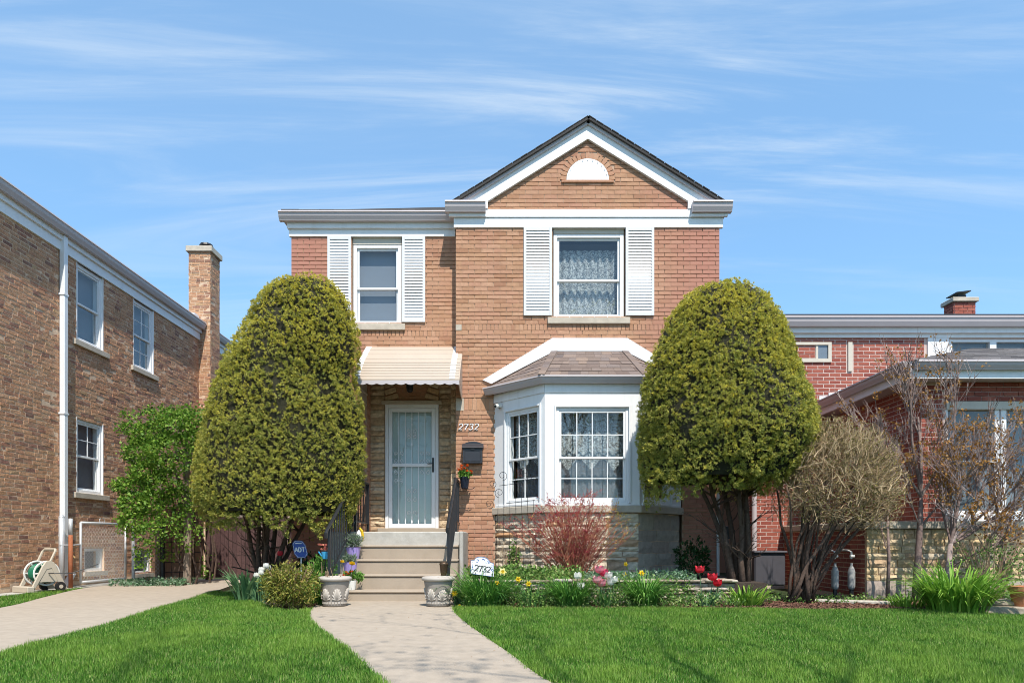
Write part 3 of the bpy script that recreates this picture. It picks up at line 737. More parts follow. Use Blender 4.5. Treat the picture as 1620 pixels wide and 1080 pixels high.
for side in (-1, 1):
    nn = Vector((side * SL, 0, 1)).normalized(); p0 = Vector((1.2135, 0, 7.545)); p1 = Vector((1.2135 + side * 2.16, 0, 7.545 - 2.16 * SL))
    a, b = YG - .145, 14.9
    mb = MB(); o = [p0 + Vector((0, a, 0)), p1 + Vector((0, a, 0)), p1 + Vector((0, b, 0)), p0 + Vector((0, b, 0))]
    if side < 0: o = o[::-1]
    mb.prism(o, -nn * .04); mb.build('gable_roof', M['shingle_dark'], house)
    for k in range(18):                         # the butt ends of the shingle courses along the rake
        q = p0.lerp(p1, (k + .5) / 18) + nn * (.004 + .006 * rng.random())
        MB().obox(q + Vector((0, a + .15, 0)), (p1 - p0).normalized() * .066, (0, .155 + .006 * rng.random(), 0), nn * .006).build('shingle', M['shingle_dark'], roof)
eav = MB()
x = rx0 + .05
while x < XG0 - .1:                             # starter course on the left eave
    l = rng.uniform(.2, .34); MB().box(x, min(x + l - .004, XG0 - .1), ry0 - .01, ry0 + .2, rz + .002, rz + .016 + .008 * rng.random()).build('shingle', M['shingle_dark'], roof); x += l

# --- upper windows and shutters
def lace_full(F, a, b, c, d, wn): sheet_fold(F, a - .02, b + .02, c - .02, d - .13, -.20, .02, 9).build('curtain', M['lace'], wn); MB().fbox(F, a - .1, b + .1, -.55, -.5, c - .1, d + .1).build('backdrop_blind', M['blind_dark'], wn)
def blind_full(F, a, b, c, d, wn): MB().fbox(F, a - .02, b + .02, -.17, -.165, c + .02, d + .02).build('blind', M['blind'], wn)
double_hung(house, Fr(FG.p((win_r[0] + win_r[1]) / 2, -.02, 4.395)), 1.13, 1.36, .06, .045, curtain=lace_full, head=.08, rail=.46)
double_hung(house, Fr(FL.p((win_l[0] + win_l[1]) / 2, -.02, 4.395)), .80, 1.33, .06, .045, curtain=blind_full, head=.11, rail=.46)
MB().fbox(FG, .57, 1.89, -.2, .055, 4.29, 4.392).build('sill', M['limestone'], house, bevel=.006)
MB().fbox(FL, -2.70, -1.76, -.2, .055, 4.29, 4.392).build('sill', M['limestone'], house, bevel=.006)
def shutter(F, u0, u1, z0, z1):
    s = MB(); fw = .042
    s.fbox(F, u0, u0 + fw, .0115, .045, z0, z1); s.fbox(F, u1 - fw, u1, .0115, .045, z0, z1); s.fbox(F, u0 + fw, u1 - fw, .0115, .043, z0, z0 + fw * 1.1); s.fbox(F, u0 + fw, u1 - fw, .0115, .043, z1 - fw * 1.1, z1)
    s.fbox(F, u0 + fw, u1 - fw, .011, .014, z0 + fw, z1 - fw)
    sh = s.build('shutter', M['shutter_frame'], house, bevel=.003)
    ns = 27; p = (z1 - z0 - 2.2 * fw) / ns
    me = None
    for k in range(ns):
        zc = z0 + fw * 1.1 + p * (k + .5)
        if me is None:
            mb = MB(); l = (u1 - u0) / 2 - fw
            mb.add([(-l, -.006, p * .44), (l, -.006, p * .44), (l, -.020, -p * .40), (-l, -.020, -p * .40), (-l, 0, p * .44), (l, 0, p * .44), (l, -.008, -p * .40), (-l, -.008, -p * .40)], [(0, 3, 2, 1), (4, 5, 6, 7), (0, 1, 5, 4), (3, 7, 6, 2)])
            me = bpy.data.meshes.new('slat'); me.from_pydata(mb.v, [], mb.f); me.materials.append(M['white_metal'])
        o = bpy.data.objects.new('slat', me); link(o); o.parent = sh; o.location = F.p((u0 + u1) / 2, .017, zc) - ORG[sh.name]
shutter(FG, .187, .640, 4.423, 5.826); shutter(FG, 1.820, 2.275, 4.423, 5.826)
shutter(FL, -3.04, -2.652, 4.42, 5.826); shutter(FL, -1.810, -1.43, 4.42, 5.826)
# --- front door
df = MB(); df.fbox(FD, -2.14, -2.085, -.08, .035, .955, 3.12); df.fbox(FD, -1.295, -1.24, -.08, .035, .955, 3.12); df.fbox(FD, -2.085, -1.295, -.08, .034, 3.06, 3.12)
dfr = df.build('door_frame', M['white'], house, bevel=.004)
fd = MB(); fd.fbox(FD, -2.083, -1.297, -.14, -.09, .99, 3.055)
for z0_, z1_ in ((1.15, 1.75), (2.05, 2.42), (2.45, 2.86)):
    fd.fbox(FD, -1.95, -1.43, -.089, -.082, z0_, z0_ + .012); fd.fbox(FD, -1.95, -1.43, -.089, -.082, z1_, z1_ + .012); fd.fbox(FD, -1.95, -1.938, -.089, -.082, z0_ + .012, z1_); fd.fbox(FD, -1.442, -1.43, -.089, -.082, z0_ + .012, z1_)
fd.build('entry_door', M['door_teal'], house)
s = MB(); zb, zm, zt = 1.035, 2.10, 3.055; a, b = -2.08, -1.30
s.fbox(FD, a, a + .055, -.03, .02, zb, zt); s.fbox(FD, b - .06, b, -.03, .02, zb, zt); s.fbox(FD, a + .055, b - .06, -.03, .019, zb, zb + .075); s.fbox(FD, a + .055, b - .06, -.03, .019, zt - .055, zt); s.fbox(FD, a + .055, b - .06, -.03, .019, zm - .025, zm + .03)
sd = s.build('storm_door', M['door_white'], house, bevel=.004)
ga, gb = a + .055, b - .06
for z0_, z1_ in ((zb + .075, zm - .025), (zm + .03, zt - .055)):
    MB().fbox(FD, ga, gb, -.02, -.016, z0_, z1_).build('pane', M['glass_dark'], sd)
    for k in range(1, 6):
        x = ga + (gb - ga) * k / 6; MB().fbox(FD, x - .0065, x + .0065, -.004, .010, z0_ - .01, z1_ + .01).build('bar', M['door_white'], sd)
def scroll(cx, cz, sx, sz, r=.04, turns=1.25, th=.0045):
    pts = []
    for i in range(22):
        q = i / 21; rr_ = r * (1 - .72 * q); an = q * turns * 2 * math.pi
        pts.append(FD.p(cx + sx * (r * .9 + rr_ * math.sin(an) * .9 - r * .9), .006, cz + sz * (rr_ * math.cos(an))))
    return MB().tube(pts, th, 4)
def leafdot(cx, cz): return MB().obox(FD.p(cx, .012, cz), (.012, 0, 0), (0, .005, 0), (0, 0, .018))
cx_ = (ga + gb) / 2; st = (gb - ga) / 6
sp = []
for zc in (2.68, 2.58): sp += [(cx_ - .045, zc, -1, 1), (cx_ + .045, zc, 1, 1)]
for zc in (2.62,): sp += [(cx_ - .05, zc, 1, -1), (cx_ + .05, zc, -1, -1)]
for x_ in (ga + st, gb - st):
    for zc in (2.30, 2.17): sp += [(x_ - .045, zc, -1, -1), (x_ + .045, zc, 1, -1)]
    for zc in (1.98,): sp += [(x_ - .045, zc, -1, 1), (x_ + .045, zc, 1, 1)]
for zc in (1.84,): sp += [(ga + st - .04, zc, -1, -1), (ga + st + .04, zc, 1, -1)]
for zc in (1.66, 1.52, 1.30): sp += [(cx_ - .045, zc, -1, 1 if zc > 1.5 else -1), (cx_ + .045, zc, 1, 1 if zc > 1.5 else -1)]
for a_ in sp: scroll(*a_).build('scroll', M['door_white'], sd)
for zc in (2.78, 2.45, 2.88, 1.72, 1.22, 1.14): leafdot(cx_, zc).build('cast_leaf', M['door_white'], sd)
h = MB(); h.fbox(FD, b - .048, b - .018, .019, .032, 1.98, 2.22); h.tube([FD.p(b - .035, .03, 2.12), FD.p(b - .035, .07, 2.12), FD.p(b - .12, .07, 2.115)], .009, 6); h.build('handle', M['iron'], sd)

# --- awning over the door
AX0, AX1 = -2.408, -.795
prof = [(11.265, 4.017), (11.10, 3.915), (10.93, 3.80), (10.77, 3.685), (10.64, 3.588), (10.585, 3.535), (10.53, 3.48), (10.475, 3.425), (10.42, 3.368), (10.365, 3.31), (10.31, 3.25)]
am = MB(); am.box(AX0, AX1, 10.295, 10.32, 3.215, 3.245); am.box(AX0, AX0 + .03, 10.32, 11.26, 3.215, 3.24); am.box(AX1 - .03, AX1, 10.32, 11.26, 3.215, 3.24)
aw = am.build('awning', M['awning'], house)
for i in range(len(prof) - 1):
    (y0, z0), (y1, z1) = prof[i], prof[i + 1]
    lip = .010 if i >= 3 else .004
    P = [(AX0 + .012, y0, z0), (AX1 - .012, y0, z0), (AX1 - .012, y1 - .006, z1 + lip), (AX0 + .012, y1 - .006, z1 + lip)]
    MB().add(P + [(x, y, z - .012) for x, y, z in P], [(3, 2, 1, 0), (4, 5, 6, 7), (3, 7, 6, 2), (0, 4, 7, 3), (1, 2, 6, 5), (0, 1, 5, 4)]).build('slat', M['awning'], aw)
    for xa in (AX0 + .012, AX1 - .155):
        P = [(xa, y0, z0 + .006), (xa + .085, y0, z0 + .006), (xa + .085, y1 - .009, z1 + lip + .005), (xa, y1 - .009, z1 + lip + .005)]
        MB().add(P + [(x, y + .004, z - .008) for x, y, z in P], [(3, 2, 1, 0), (3, 7, 6, 2), (0, 4, 7, 3), (1, 2, 6, 5)]).build('stripe', M['white_metal'], aw)
for xs in (AX0, AX1 - .012):
    MB().prism([(xs, y, z - .004) for y, z in prof] + [(xs, 10.31, 3.17), (xs, 10.6, 3.10), (xs, 11.265, 3.05)], (.012, 0, 0)).build('side_panel', M['awning'], aw)
sv = []; n = 96
for i in range(n + 1):
    x = AX0 + (AX1 - AX0) * i / n; sv.append((x, 10.293, 3.178 + .020 * abs(math.cos(math.pi * i / n * 11)) * -1 + .012))
MB().prism([(AX0, 10.293, 3.235), *sv, (AX1, 10.293, 3.235)][::-1], (0, .006, 0)).build('valance', M['gutter'], aw)
lm = MB(); lm.tube([(-1.64, 10.95, 3.5), (-1.64, 10.95, 3.36)], .012, 6); lm.lathe((-1.64, 10.95, 3.2), [(.02, .20), (.075, .15), (.06, .13), (.05, .02), (.03, 0)], 8)
pl = lm.build('porch_lamp', M['iron'], house); MB().lathe((-1.64, 10.95, 3.2), [(.05, .125), (.042, .03)], 8).build('lamp_glass', M['amber'], pl)

# --- house number on the brick
DIG = {'2': [[(0, .78), (.08, .93), (.28, 1), (.5, .94), (.6, .76), (.52, .55), (.3, .32), (.06, .06), (.0, .0)], [(0, .03), (.2, .09), (.42, .02), (.64, .05)]],
       '7': [[(.02, .80), (.06, .97), (.3, .92), (.64, .98)], [(.64, .98), (.42, .58), (.26, .0)]],
       '3': [[(.04, .82), (.16, .96), (.36, .99), (.54, .88), (.54, .70), (.38, .56), (.22, .52)], [(.22, .52), (.46, .48), (.6, .3), (.52, .1), (.3, 0), (.1, .04), (.02, .16)]],
       'A': [[(0, 0), (.3, 1)], [(.3, 1), (.6, 0)], [(.1, .36), (.5, .36)]], 'D': [[(.04, 0), (.04, 1)], [(.04, 1), (.34, .96), (.56, .75), (.56, .28), (.36, .05), (.04, 0)]],
       'T': [[(0, 1), (.62, 1)], [(.31, 1), (.31, 0)]]}
def glyph(ch, F, u, z, h, slant=0.0, th=.09, depth=.012, n0=.0, wv=True):
    mb = MB()
    for st_ in DIG[ch]:
        pts = []
        for i in range(len(st_) - 1):
            for k in range(3): t = k / 3; pts.append((st_[i][0] * (1 - t) + st_[i + 1][0] * t, st_[i][1] * (1 - t) + st_[i + 1][1] * t))
        pts.append(st_[-1]); m = len(pts)
        L, Rr = [], []
        for i, (x, y) in enumerate(pts):
            dx, dy = pts[min(i + 1, m - 1)][0] - pts[max(0, i - 1)][0], pts[min(i + 1, m - 1)][1] - pts[max(0, i - 1)][1]
            l = math.hypot(dx, dy) or 1; nx, ny = -dy / l, dx / l
            wd = th * (.55 + .55 * abs(nx)) if wv else th
            L.append((x + nx * wd, y + ny * wd)); Rr.append((x - nx * wd, y - ny * wd))
        q = lambda p, nn: F.p(u + (p[0] + slant * p[1]) * h, nn, z + p[1] * h)
        b = len(mb.v)
        for i in range(m): mb.v += [tuple(q(L[i], n0)), tuple(q(Rr[i], n0)), tuple(q(Rr[i], n0 + depth)), tuple(q(L[i], n0 + depth))]
        for i in range(m - 1):
            k = b + 4 * i; mb.f += [(k + 3, k + 7, k + 6, k + 2), (k, k + 1, k + 5, k + 4), (k + 1, k + 2, k + 6, k + 5), (k, k + 4, k + 7, k + 3)]
        mb.f += [(b, b + 3, b + 2, b + 1), (b + 4 * m - 4, b + 4 * m - 3, b + 4 * m - 2, b + 4 * m - 1)]
    return mb
hn = thing('house_number', 'white slanted metal digits 2732 on the brick above the black mailbox', 'house number', (-.70, YG, 2.58))
for i, ch in enumerate('2732'): glyph(ch, FG, -.862 + i * .084, 2.596, .098, .22, .07, .014, .014).build('digit', M['white_metal'], hn)

# --- bay window
B0, B1, B2, B3 = Vector((-.284, YG, 0)), Vector((.489, 10.15, 0)), Vector((1.898, 10.15, 0)), Vector((2.712, YG, 0))
def frame(p, q):
    u = (q - p).normalized(); return Fr(p, u, Vector((u.y, -u.x, 0))), (q - p).length
bays = [frame(B0, B1), frame(B1, B2), frame(B2, B3)]
def inset(d):                                   # the bay outline moved outward by d
    o = []
    c = math.sin(R(22.9)) / math.cos(R(22.9))
    F0, L0 = bays[0]; F1, L1 = bays[1]; F2, L2 = bays[2]
    k = d * math.tan(math.acos(max(-1, min(1, F0.n.dot(F1.n)))) / 2)
    return [B0 + F0.n * d - F0.u * d * .0 + Vector((-d * .4, 0, 0)), B1 + F1.n * d - F1.u * k, B2 + F1.n * d + F1.u * k, B3 + F2.n * d + Vector((d * .4, 0, 0))]
def bay_prism(d, z0, z1, y_in=YG):
    P = inset(d); poly = [(P[0].x, YG + .0, z0), (P[1].x, P[1].y, z0), (P[2].x, P[2].y, z0), (P[3].x, YG + .0, z0)]
    return MB().prism(poly, (0, 0, z1 - z0))
bb = bay_prism(-.035, -.05, 1.235).build('bay_base', M['mortar_grey'], house)
for i, (F, L) in enumerate(bays):
    F2 = F.at(0, -.035, 0)
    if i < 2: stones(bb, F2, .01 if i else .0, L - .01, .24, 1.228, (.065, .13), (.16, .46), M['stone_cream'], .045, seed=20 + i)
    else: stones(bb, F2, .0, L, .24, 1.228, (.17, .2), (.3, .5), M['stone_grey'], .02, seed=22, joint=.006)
bay_prism(.045, 1.237, 1.345).build('bay_ledge', M['limestone'], house, bevel=.008)
bt = MB(); wins = [(.27, 1.01, 1.415, 2.84), (.17, 1.245, 1.395, 2.80), (.11, .85, 1.415, 2.84)]
for (F, L), (a, b, c, d) in zip(bays, wins):
    for p in cells(0, L, 1.347, 3.16, [(a, b, c, d)]): bt.fbox(F, p[0], p[1], -.13, 0, p[2], p[3])
bt.add([(B0.x, YG, 3.1), (B1.x, B1.y, 3.1), (B2.x, B2.y, 3.1), (B3.x, YG, 3.1)], [(0, 1, 2, 3)])
bt.build('bay_siding', M['white'], house)
for k, (F, L) in enumerate(bays):
    MB().fbox(F, 0.0, L, .002, .016, 3.02, 3.155).build('bay_trim', M['white'], house, bevel=.003)
    MB().fbox(F, .05, L - .05, .002, .020, 1.347, 1.385).build('bay_trim', M['white'], house, bevel=.003)
def bay_lace(F, a, b, c, d, wn, side=False):
    h = d - c
    sheet_fold(F, a - .03, b + .03, c + h * .34, d + .02, -.20, .018, 7, .22, 3 if not side else 2).build('curtain', M['lace'], wn)
    sheet_fold(F, a - .03, b + .03, c - .05, c + h * .48, -.24, .012, 11).build('curtain', M['lace_fine'], wn)
for k, ((F, L), (a, b, c, d)) in enumerate(zip(bays, wins)):
    grid = ((4, 2), (4, 2)) if k == 1 else ((3, 2), (2, 2))
    double_hung(house, Fr(F.p((a + b) / 2, 0, c), F.u, F.n), b - a, d - c, .045, .02, grid[0], grid[1], curtain=(lambda F_, a_, b_, c_, d_, w_, kk=k: bay_lace(F_, a_, b_, c_, d_, w_, kk != 1)), rail=.47, sash=.032)
    m = MB(); m.fbox(F, a - .03, a - .002, .001, .02, c - .03, d + .03); m.fbox(F, b + .002, b + .03, .001, .02, c - .03, d + .03); m.fbox(F, a - .002, b + .002, .001, .021, d + .002, d + .03); m.fbox(F, a - .03, b + .03, .001, .03, c - .06, c - .032)
    m.build('casing', M['white'], house, bevel=.003)
P = inset(.14); zg = 3.245
EA, EB, EC, ED = Vector((-.44, YG - .005, zg)), Vector((P[1].x, P[1].y, zg)), Vector((P[2].x, P[2].y, zg)), Vector((2.92, YG - .005, zg))
TB, TC = Vector((.68, YG - .02, 3.85)), Vector((1.81, YG - .02, 3.85))
rb = MB(); rb.add([tuple(v) for v in (EA, EB, EC, ED, TB, TC)], [(0, 1, 4), (1, 2, 5, 4), (2, 3, 5), (0, 3, 2, 1)])
br = rb.build('bay_roof', M['shingle_brown'], house)
shingle_facet(br, EB, EC, TC, TB, 7, .16, M['shingle_brown'], 3)
shingle_facet(br, EA, EB, TB, TB, 7, .20, M['shingle_brown'], 4)
shingle_facet(br, EC, ED, TC, TC, 7, .20, M['shingle_brown'], 5)
for p, q in ((EB, TB), (EC, TC)):              # hip caps
    nn = Vector((0, -.4, 1)).normalized(); d = (q - p); 
    for k in range(8):
        a = p.lerp(q, k / 8); b = p.lerp(q, min(1, (k + 1.15) / 8)); sd_ = d.cross(nn).normalized()
        MB().obox((a + b) / 2 + nn * .014, (b - a) / 2, sd_ * .05, nn * .004 + d.normalized() * .0).build('shingle', M['shingle_brown'], br)
gm = MB()
Pg = inset(.045)
for (F, L), (p, q) in zip(bays, ((inset(.02)[0], inset(.02)[1]), (inset(.02)[1], inset(.02)[2]), (inset(.02)[2], inset(.02)[3]))):
    pass
def mitre_gutter(mb, pts, ns, h=.105, d=.12):
    prof = [(0, 0), (d, 0), (d + .004, -.018), (d - .012, -.026), (d - .025, -h * .55), (d - .05, -h + .01), (d - .055, -h), (0, -h)]
    rings = []
    for i, p in enumerate(pts):
        n0, n1 = ns[max(0, i - 1)], ns[min(i, len(ns) - 1)]
        m_ = (n0 + n1); m_ = m_ / (m_.dot(n1))
        rings.append([p + m_ * a + Vector((0, 0, b)) for a, b in prof])
    k = len(prof); b0 = len(mb.v)
    for r_ in rings: mb.v += [tuple(x) for x in r_]
    for i in range(len(pts) - 1):
        for j in range(k): mb.f.append((b0 + i * k + j, b0 + i * k + (j + 1) % k, b0 + (i + 1) * k + (j + 1) % k, b0 + (i + 1) * k + j))
    mb.f.append(tuple(b0 + j for j in reversed(range(k)))); mb.f.append(tuple(b0 + (len(pts) - 1) * k + j for j in range(k)))
G = inset(.022)
ns = [bays[0][0].n, bays[1][0].n, bays[2][0].n]
mitre_gutter(gm, [Vector((B0.x - .10, YG - .012, zg + .004)), Vector((G[1].x, G[1].y, zg + .004)), Vector((G[2].x, G[2].y, zg + .004)), Vector((B3.x + .10, YG - .012, zg + .004))], ns)
gm.build('bay_gutter', M['gutter'], house)
tm = MB(); yb = YG - .013
for poly in ([(-.47, yb, 3.39), (-.33, yb, 3.33), (.68, yb, 3.852), (.645, yb, 4.06)], [(.645, yb, 4.06), (.68, yb, 3.852), (1.81, yb, 3.852), (1.845, yb, 4.06)], [(1.845, yb, 4.06), (1.81, yb, 3.852), (2.80, yb, 3.34), (2.94, yb, 3.39)]): tm.prism(poly[::-1], (0, -.03, 0))
tm.build('bay_flashing', M['white_metal'], house)

# --- things fixed to the front wall
mbx = thing('mailbox', 'black metal mailbox with arched lid on the brick beside the door', 'mailbox', (-.62, YG - .08, 2.05))
def mx(F, poly, n0, n1, mat, name, par, bev=.004): return MB().prism([F.p(a, n0, b) for a, b in poly], F.n * (n1 - n0)).build(name, mat, par, bevel=bev)
FM = FG.at(-.625, 0, 2.05)
mx(FM, [(-.155, 0), (.155, 0), (.155, .27), (-.155, .27)][::-1], .012, .13, M['mailbox'], 'body', mbx)
lidp = [(-.17, .24), (.17, .24)] + [(.17 * math.cos(math.pi * i / 10), .285 + .075 * math.sin(math.pi * i / 10)) for i in range(11)]
mx(FM, lidp[::-1], .010, .03, M['mailbox'], 'back_plate', mbx)
MB().add([FM.p(-.17, .03, .325), FM.p(.17, .03, .325), FM.p(.17, .155, .25), FM.p(-.17, .155, .25), FM.p(-.17, .03, .31), FM.p(.17, .03, .31), FM.p(.17, .15, .235), FM.p(-.17, .15, .235)], [(3, 2, 1, 0), (4, 5, 6, 7), (3, 7, 6, 2), (0, 4, 7, 3), (1, 2, 6, 5)]).build('lid', M['mailbox'], mbx, bevel=.003)
m = MB(); m.fbox(FM, -.125, .125, .131, .136, .03, .035); m.fbox(FM, -.125, .125, .131, .136, .20, .205); m.fbox(FM, -.125, -.12, .131, .136, .035, .20); m.fbox(FM, .12, .125, .131, .136, .035, .20); m.build('door_panel', M['plastic_black'], mbx)
m = MB(); m.fbox(FM, -.03, .03, .131, .145, .212, .228); m.build('latch', M['iron'], mbx)
cam_ = thing('security_camera', 'small white bullet camera on the left corner of the bay', 'security camera', (-.17, 10.80, 2.94))
F0 = bays[0][0]
p0 = F0.p(.12, .0, 2.93); MB().tube([p0, p0 + Vector((-.02, -.07, .02))], .012, 6).build('bracket', M['plastic_black'], cam_)
MB().tube([p0 + Vector((.02, -.06, .03)), p0 + Vector((-.06, -.15, .0))], .032, 12).build('body', M['plastic_white'], cam_, smooth=False)
MB().tube([p0 + Vector((-.0605, -.151, -.0005)), p0 + Vector((-.066, -.158, -.003))], .02, 12).build('lens', M['plastic_black'], cam_)

# --- porch and steps
fs = thing('front_steps', 'tan concrete front steps with grey porch slab rising to the storm door', 'steps', (-1.5, 9.7, 0))
SX0, SX1 = -2.44, -.765
rz_ = [.155, .355, .555, .755]; t_ = .28
for k in range(4):
    y0 = 9.10 + t_ * k; zlo = 0 if k == 0 else rz_[k - 1] - .03
    mb = MB(); mb.box(SX0 + k * .002, SX1 - k * .002, y0 + .018, 10.3, zlo, rz_[k] - .035); mb.box(SX0, SX1, y0, y0 + t_ + .02, rz_[k] - .035, rz_[k]); mb.build('step', M['concrete_step'], fs, bevel=.012)
mb = MB(); mb.box(-2.75, -.765, 10.22, YD - .06, .1, .955); mb.build('porch_slab', M['concrete_grey'], fs, bevel=.012)
MB().box(-.762, -.705, 9.86, YG - .012, -.05, .955).build('cheek_wall', M['concrete_grey'], fs, bevel=.012)
MB().box(-2.22, -1.10, YD - .30, YD - .035, .955, 1.03).build('threshold', M['concrete_step'], fs, bevel=.008)

def railing(X, y0, z0, label, top):
    r = thing('railing', label, 'railing', (X, y0, 0), 'black iron railings of the front steps')
    A, B_ = Vector((X, y0, z0)), Vector((X, 10.25, 1.75)); Cc = Vector((X, 11.22, 1.75))
    m = MB(); m.tube([A + Vector((0, -.04, -.10)), A + Vector((0, -.05, -.04)), A, B_, Cc], .022, 6); m.build('handrail', M['iron'], r)
    m = MB(); lo = Vector((0, 0, -.62)); m.tube([A + Vector((0, .14, -.60)), B_ + lo * 1.02, Cc + lo * 1.05], .012, 5); m.build('bottom_rail', M['iron'], r)
    MB().box(X - .018, X + .018, y0 + .10, y0 + .136, .0 if y0 < 9.05 else .0, z0 + .02).build('post', M['iron'], r)
    MB().box(X - .018, X + .018, 10.26, 10.296, .93, 1.74).build('post', M['iron'], r)
    MB().box(X - .018, X + .018, 11.18, 11.216, .93, 1.74).build('post', M['iron'], r)
    n = 11
    for k in range(1, n):
        t = k / n; p = (A + Vector((0, .12, 0))).lerp(B_, t); q = (A + Vector((0, .14, -.60))).lerp(B_ + lo, t)
        MB().box(X - .007, X + .007, p.y - .007, p.y + .007, q.z, p.z + .07 * 0).build('baluster', M['iron'], r)
    for k in range(1, 8):
        y = 10.29 + .9 * k / 8; MB().box(X - .007, X + .007, y - .007, y + .007, 1.1, 1.745).build('baluster', M['iron'], r)
    return r
railing(-2.36, 8.70, .95, 'black iron railing on the left of the steps beside the purple pails', 0)
rr_ = railing(-.845, 8.98, 1.02, 'black iron railing on the right of the steps near the mailbox', 0)
m = MB(); m.lathe((-.90, 9.0, .34), [(.03, .0), (.045, .06), (.055, .16), (.06, .17), (.05, .19), (0.01, .2)], 10)
sl_ = thing('path_light', 'bronze path light stake standing by the foot of the right railing', 'garden light', (-.90, 9.0, 0)); m.build('shade', M['bronze'], sl_, smooth=True)
MB().tube([(-.90, 9.0, 0), (-.90, 9.0, .36)], .01, 6).build('stake', M['bronze'], sl_)
# ------------------------------------------------------------------ the brick house on the left
XW = -7.8
nb = thing('neighbour_house', 'brown common brick house side wall with chimney at the left of the drive', 'house', (XW, 13, 0))
FW = Fr((XW, 0, 0), (0, 1, 0), (1, 0, 0))
LB = Bricks()
lw = [(12.22, 13.03, 4.42, 5.82), (14.06, 14.86, 4.42, 5.82), (12.22, 13.03, 1.69, 3.04), (12.45, 13.05, .26, .68), (14.05, 14.75, .14, .66), (17.0, 17.55, -.1, 6.1)]
wln = wall_boxes(MB(), FW, 6.5, 22, -.1, 6.02, lw[:5], .25).build('wall', M['mortar_grey'], nb)
LB.lay(wln, FW, 9.6, 19.2, .10, 5.81, lw, H=.0677, L=.205, J=.013, jit=.06, headers=.22, proud=.004, seed=31)
chx0, chx1, chy0, chy1 = -8.06, -7.51, 17.0, 17.55
ch = MB().box(chx0 + .006, chx1 - .006, chy0 + .006, chy1, -.1, 8.02).build('chimney', M['mortar_grey'], nb)
FC, FC2 = Fr((0, chy0 + .006, 0)), Fr((chx1 - .006, 0, 0), (0, 1, 0), (1, 0, 0))
LB.lay(ch, FC, chx0, chx1, 1.2, 8.02, [], L=.205, J=.013, jit=.05, headers=.25, proud=.004, seed=32)
LB.lay(ch, FC2, chy0, chy1, 1.2, 8.02, [], L=.205, J=.013, jit=.05, headers=.25, proud=.004, seed=33)
LB.finish(M['brick_common'], hidden=[(180, 330, 640, 930), (313, 580, 440, 830), (20, 105, 862, 940)], rough=.004)
MB().box(chx0 - .05, chx1 + .05, chy0 - .05, chy1 + .05, 8.02, 8.16).build('chimney_cap', M['limestone'], nb, bevel=.01)
MB().lathe(((chx0 + chx1) / 2 + .05, 17.28, 8.16), [(.10, 0), (.10, .10), (.17, .11), (.15, .16), (.0, .18)], 12).build('flue_cap', M['iron'], nb)
m = MB(); m.fbox(FW, 6.5, 22, -.05, .035, 5.82, 6.0); m.build('cornice_board', M['white'], nb)
m = MB(); m.fbox(FW, 6.5, 22, -.05, .075, 5.99, 6.10); m.build('soffit_board', M['white'], nb)
m = MB(); gutter(m, (XW + .06, 6.5, 6.23), (XW + .06, chy0 - .02, 6.23), (1, 0, 0), .15, .15); gutter(m, (XW + .06, chy1 + .02, 6.23), (XW + .06, 22, 6.23), (1, 0, 0), .15, .15); m.build('gutter', M['gutter'], nb)
MB().box(XW - .4, XW + .02, chy0 - .28, chy0 - .02, 6.2, 6.42).build('flashing', M['white_metal'], nb)
MB().add([(XW + .05, 6.5, 6.225), (XW + .05, 22.2, 6.225), (XW - 4.5, 22.2, 7.7), (XW - 4.5, 6.5, 7.7), (XW - 9, 6.5, 6.22), (XW - 9, 22.2, 6.22)], [(0, 1, 2, 3), (3, 2, 5, 4), (0, 4, 5, 1)]).build('roof', M['shingle_dark'], nb)
sw = MB(); sw.box(XW - 9, XW - .26, 6.5, 6.75, -.1, 6.1); sw.box(XW - 9, XW - .26, 21.75, 22, -.1, 6.1); sw.box(XW - 9, XW - 8.8, 6.75, 21.75, -.1, 6.1); sw.box(XW - 8.7, XW - .27, 6.8, 21.7, 3.2, 3.4); sw.build('side_wall', M['brick_common'], nb)
def lblind(F, a, b, c, d, wn): MB().fbox(F, a - .02, b + .02, -.17, -.165, c, d + .02).build('blind', M['blind_dark'], wn)
for i, (a, b, c, d) in enumerate(lw[:3]):
    double_hung(nb, Fr(FW.p((a + b) / 2, -.012, c), FW.u, FW.n), b - a, d - c, .075, .03, (2, 2) if i != 0 else (1, 1), (2, 2) if i == 1 else (1, 1), curtain=lblind)
    MB().fbox(FW, a - .10, b + .12, -.12, .055, c - .10, c - .002).build('sill', M['limestone'], nb, bevel=.006)
    MB().fbox(FW, b - .022, b - .001, -.20, .003, c, d).build('jamb_lining', M['white'], nb); MB().fbox(FW, a + .001, a + .022, -.20, .003, c, d).build('jamb_lining', M['white'], nb)
for a, b, c, d in lw[3:5]:
    m = MB(); m.fbox(FW, a, a + .06, -.12, -.03, c, d); m.fbox(FW, b - .06, b, -.12, -.03, c, d); m.fbox(FW, a + .06, b - .06, -.12, -.031, c, c + .05); m.fbox(FW, a + .06, b - .06, -.12, -.031, d - .05, d)
    bw = m.build('basement_window', M['white'], nb); MB().fbox(FW, a + .06, b - .06, -.09, -.085, c + .05, d - .05).build('pane', M['glass'], bw); MB().fbox(FW, a, b, -.24, -.2, c, d).build('blind', M['blind_dark'], bw)
    MB().fbox(FW, a - .05, b + .05, -.1, .05, c - .08, c - .002).build('sill', M['limestone'], nb)
m = MB(); m.box(XW + .012, XW + .105, 11.74, 11.84, .22, 6.08); m.obox((XW + .10, 11.86, .14), (.046, 0, 0), (0, .05, 0), (.03, .05, .11)); m.build('downspout', M['white_metal'], nb, bevel=.01)
for z in (5.05, 3.0, .9): MB().box(XW + .006, XW + .112, 11.728, 11.852, z, z + .03).build('strap', M['white_metal'], nb)

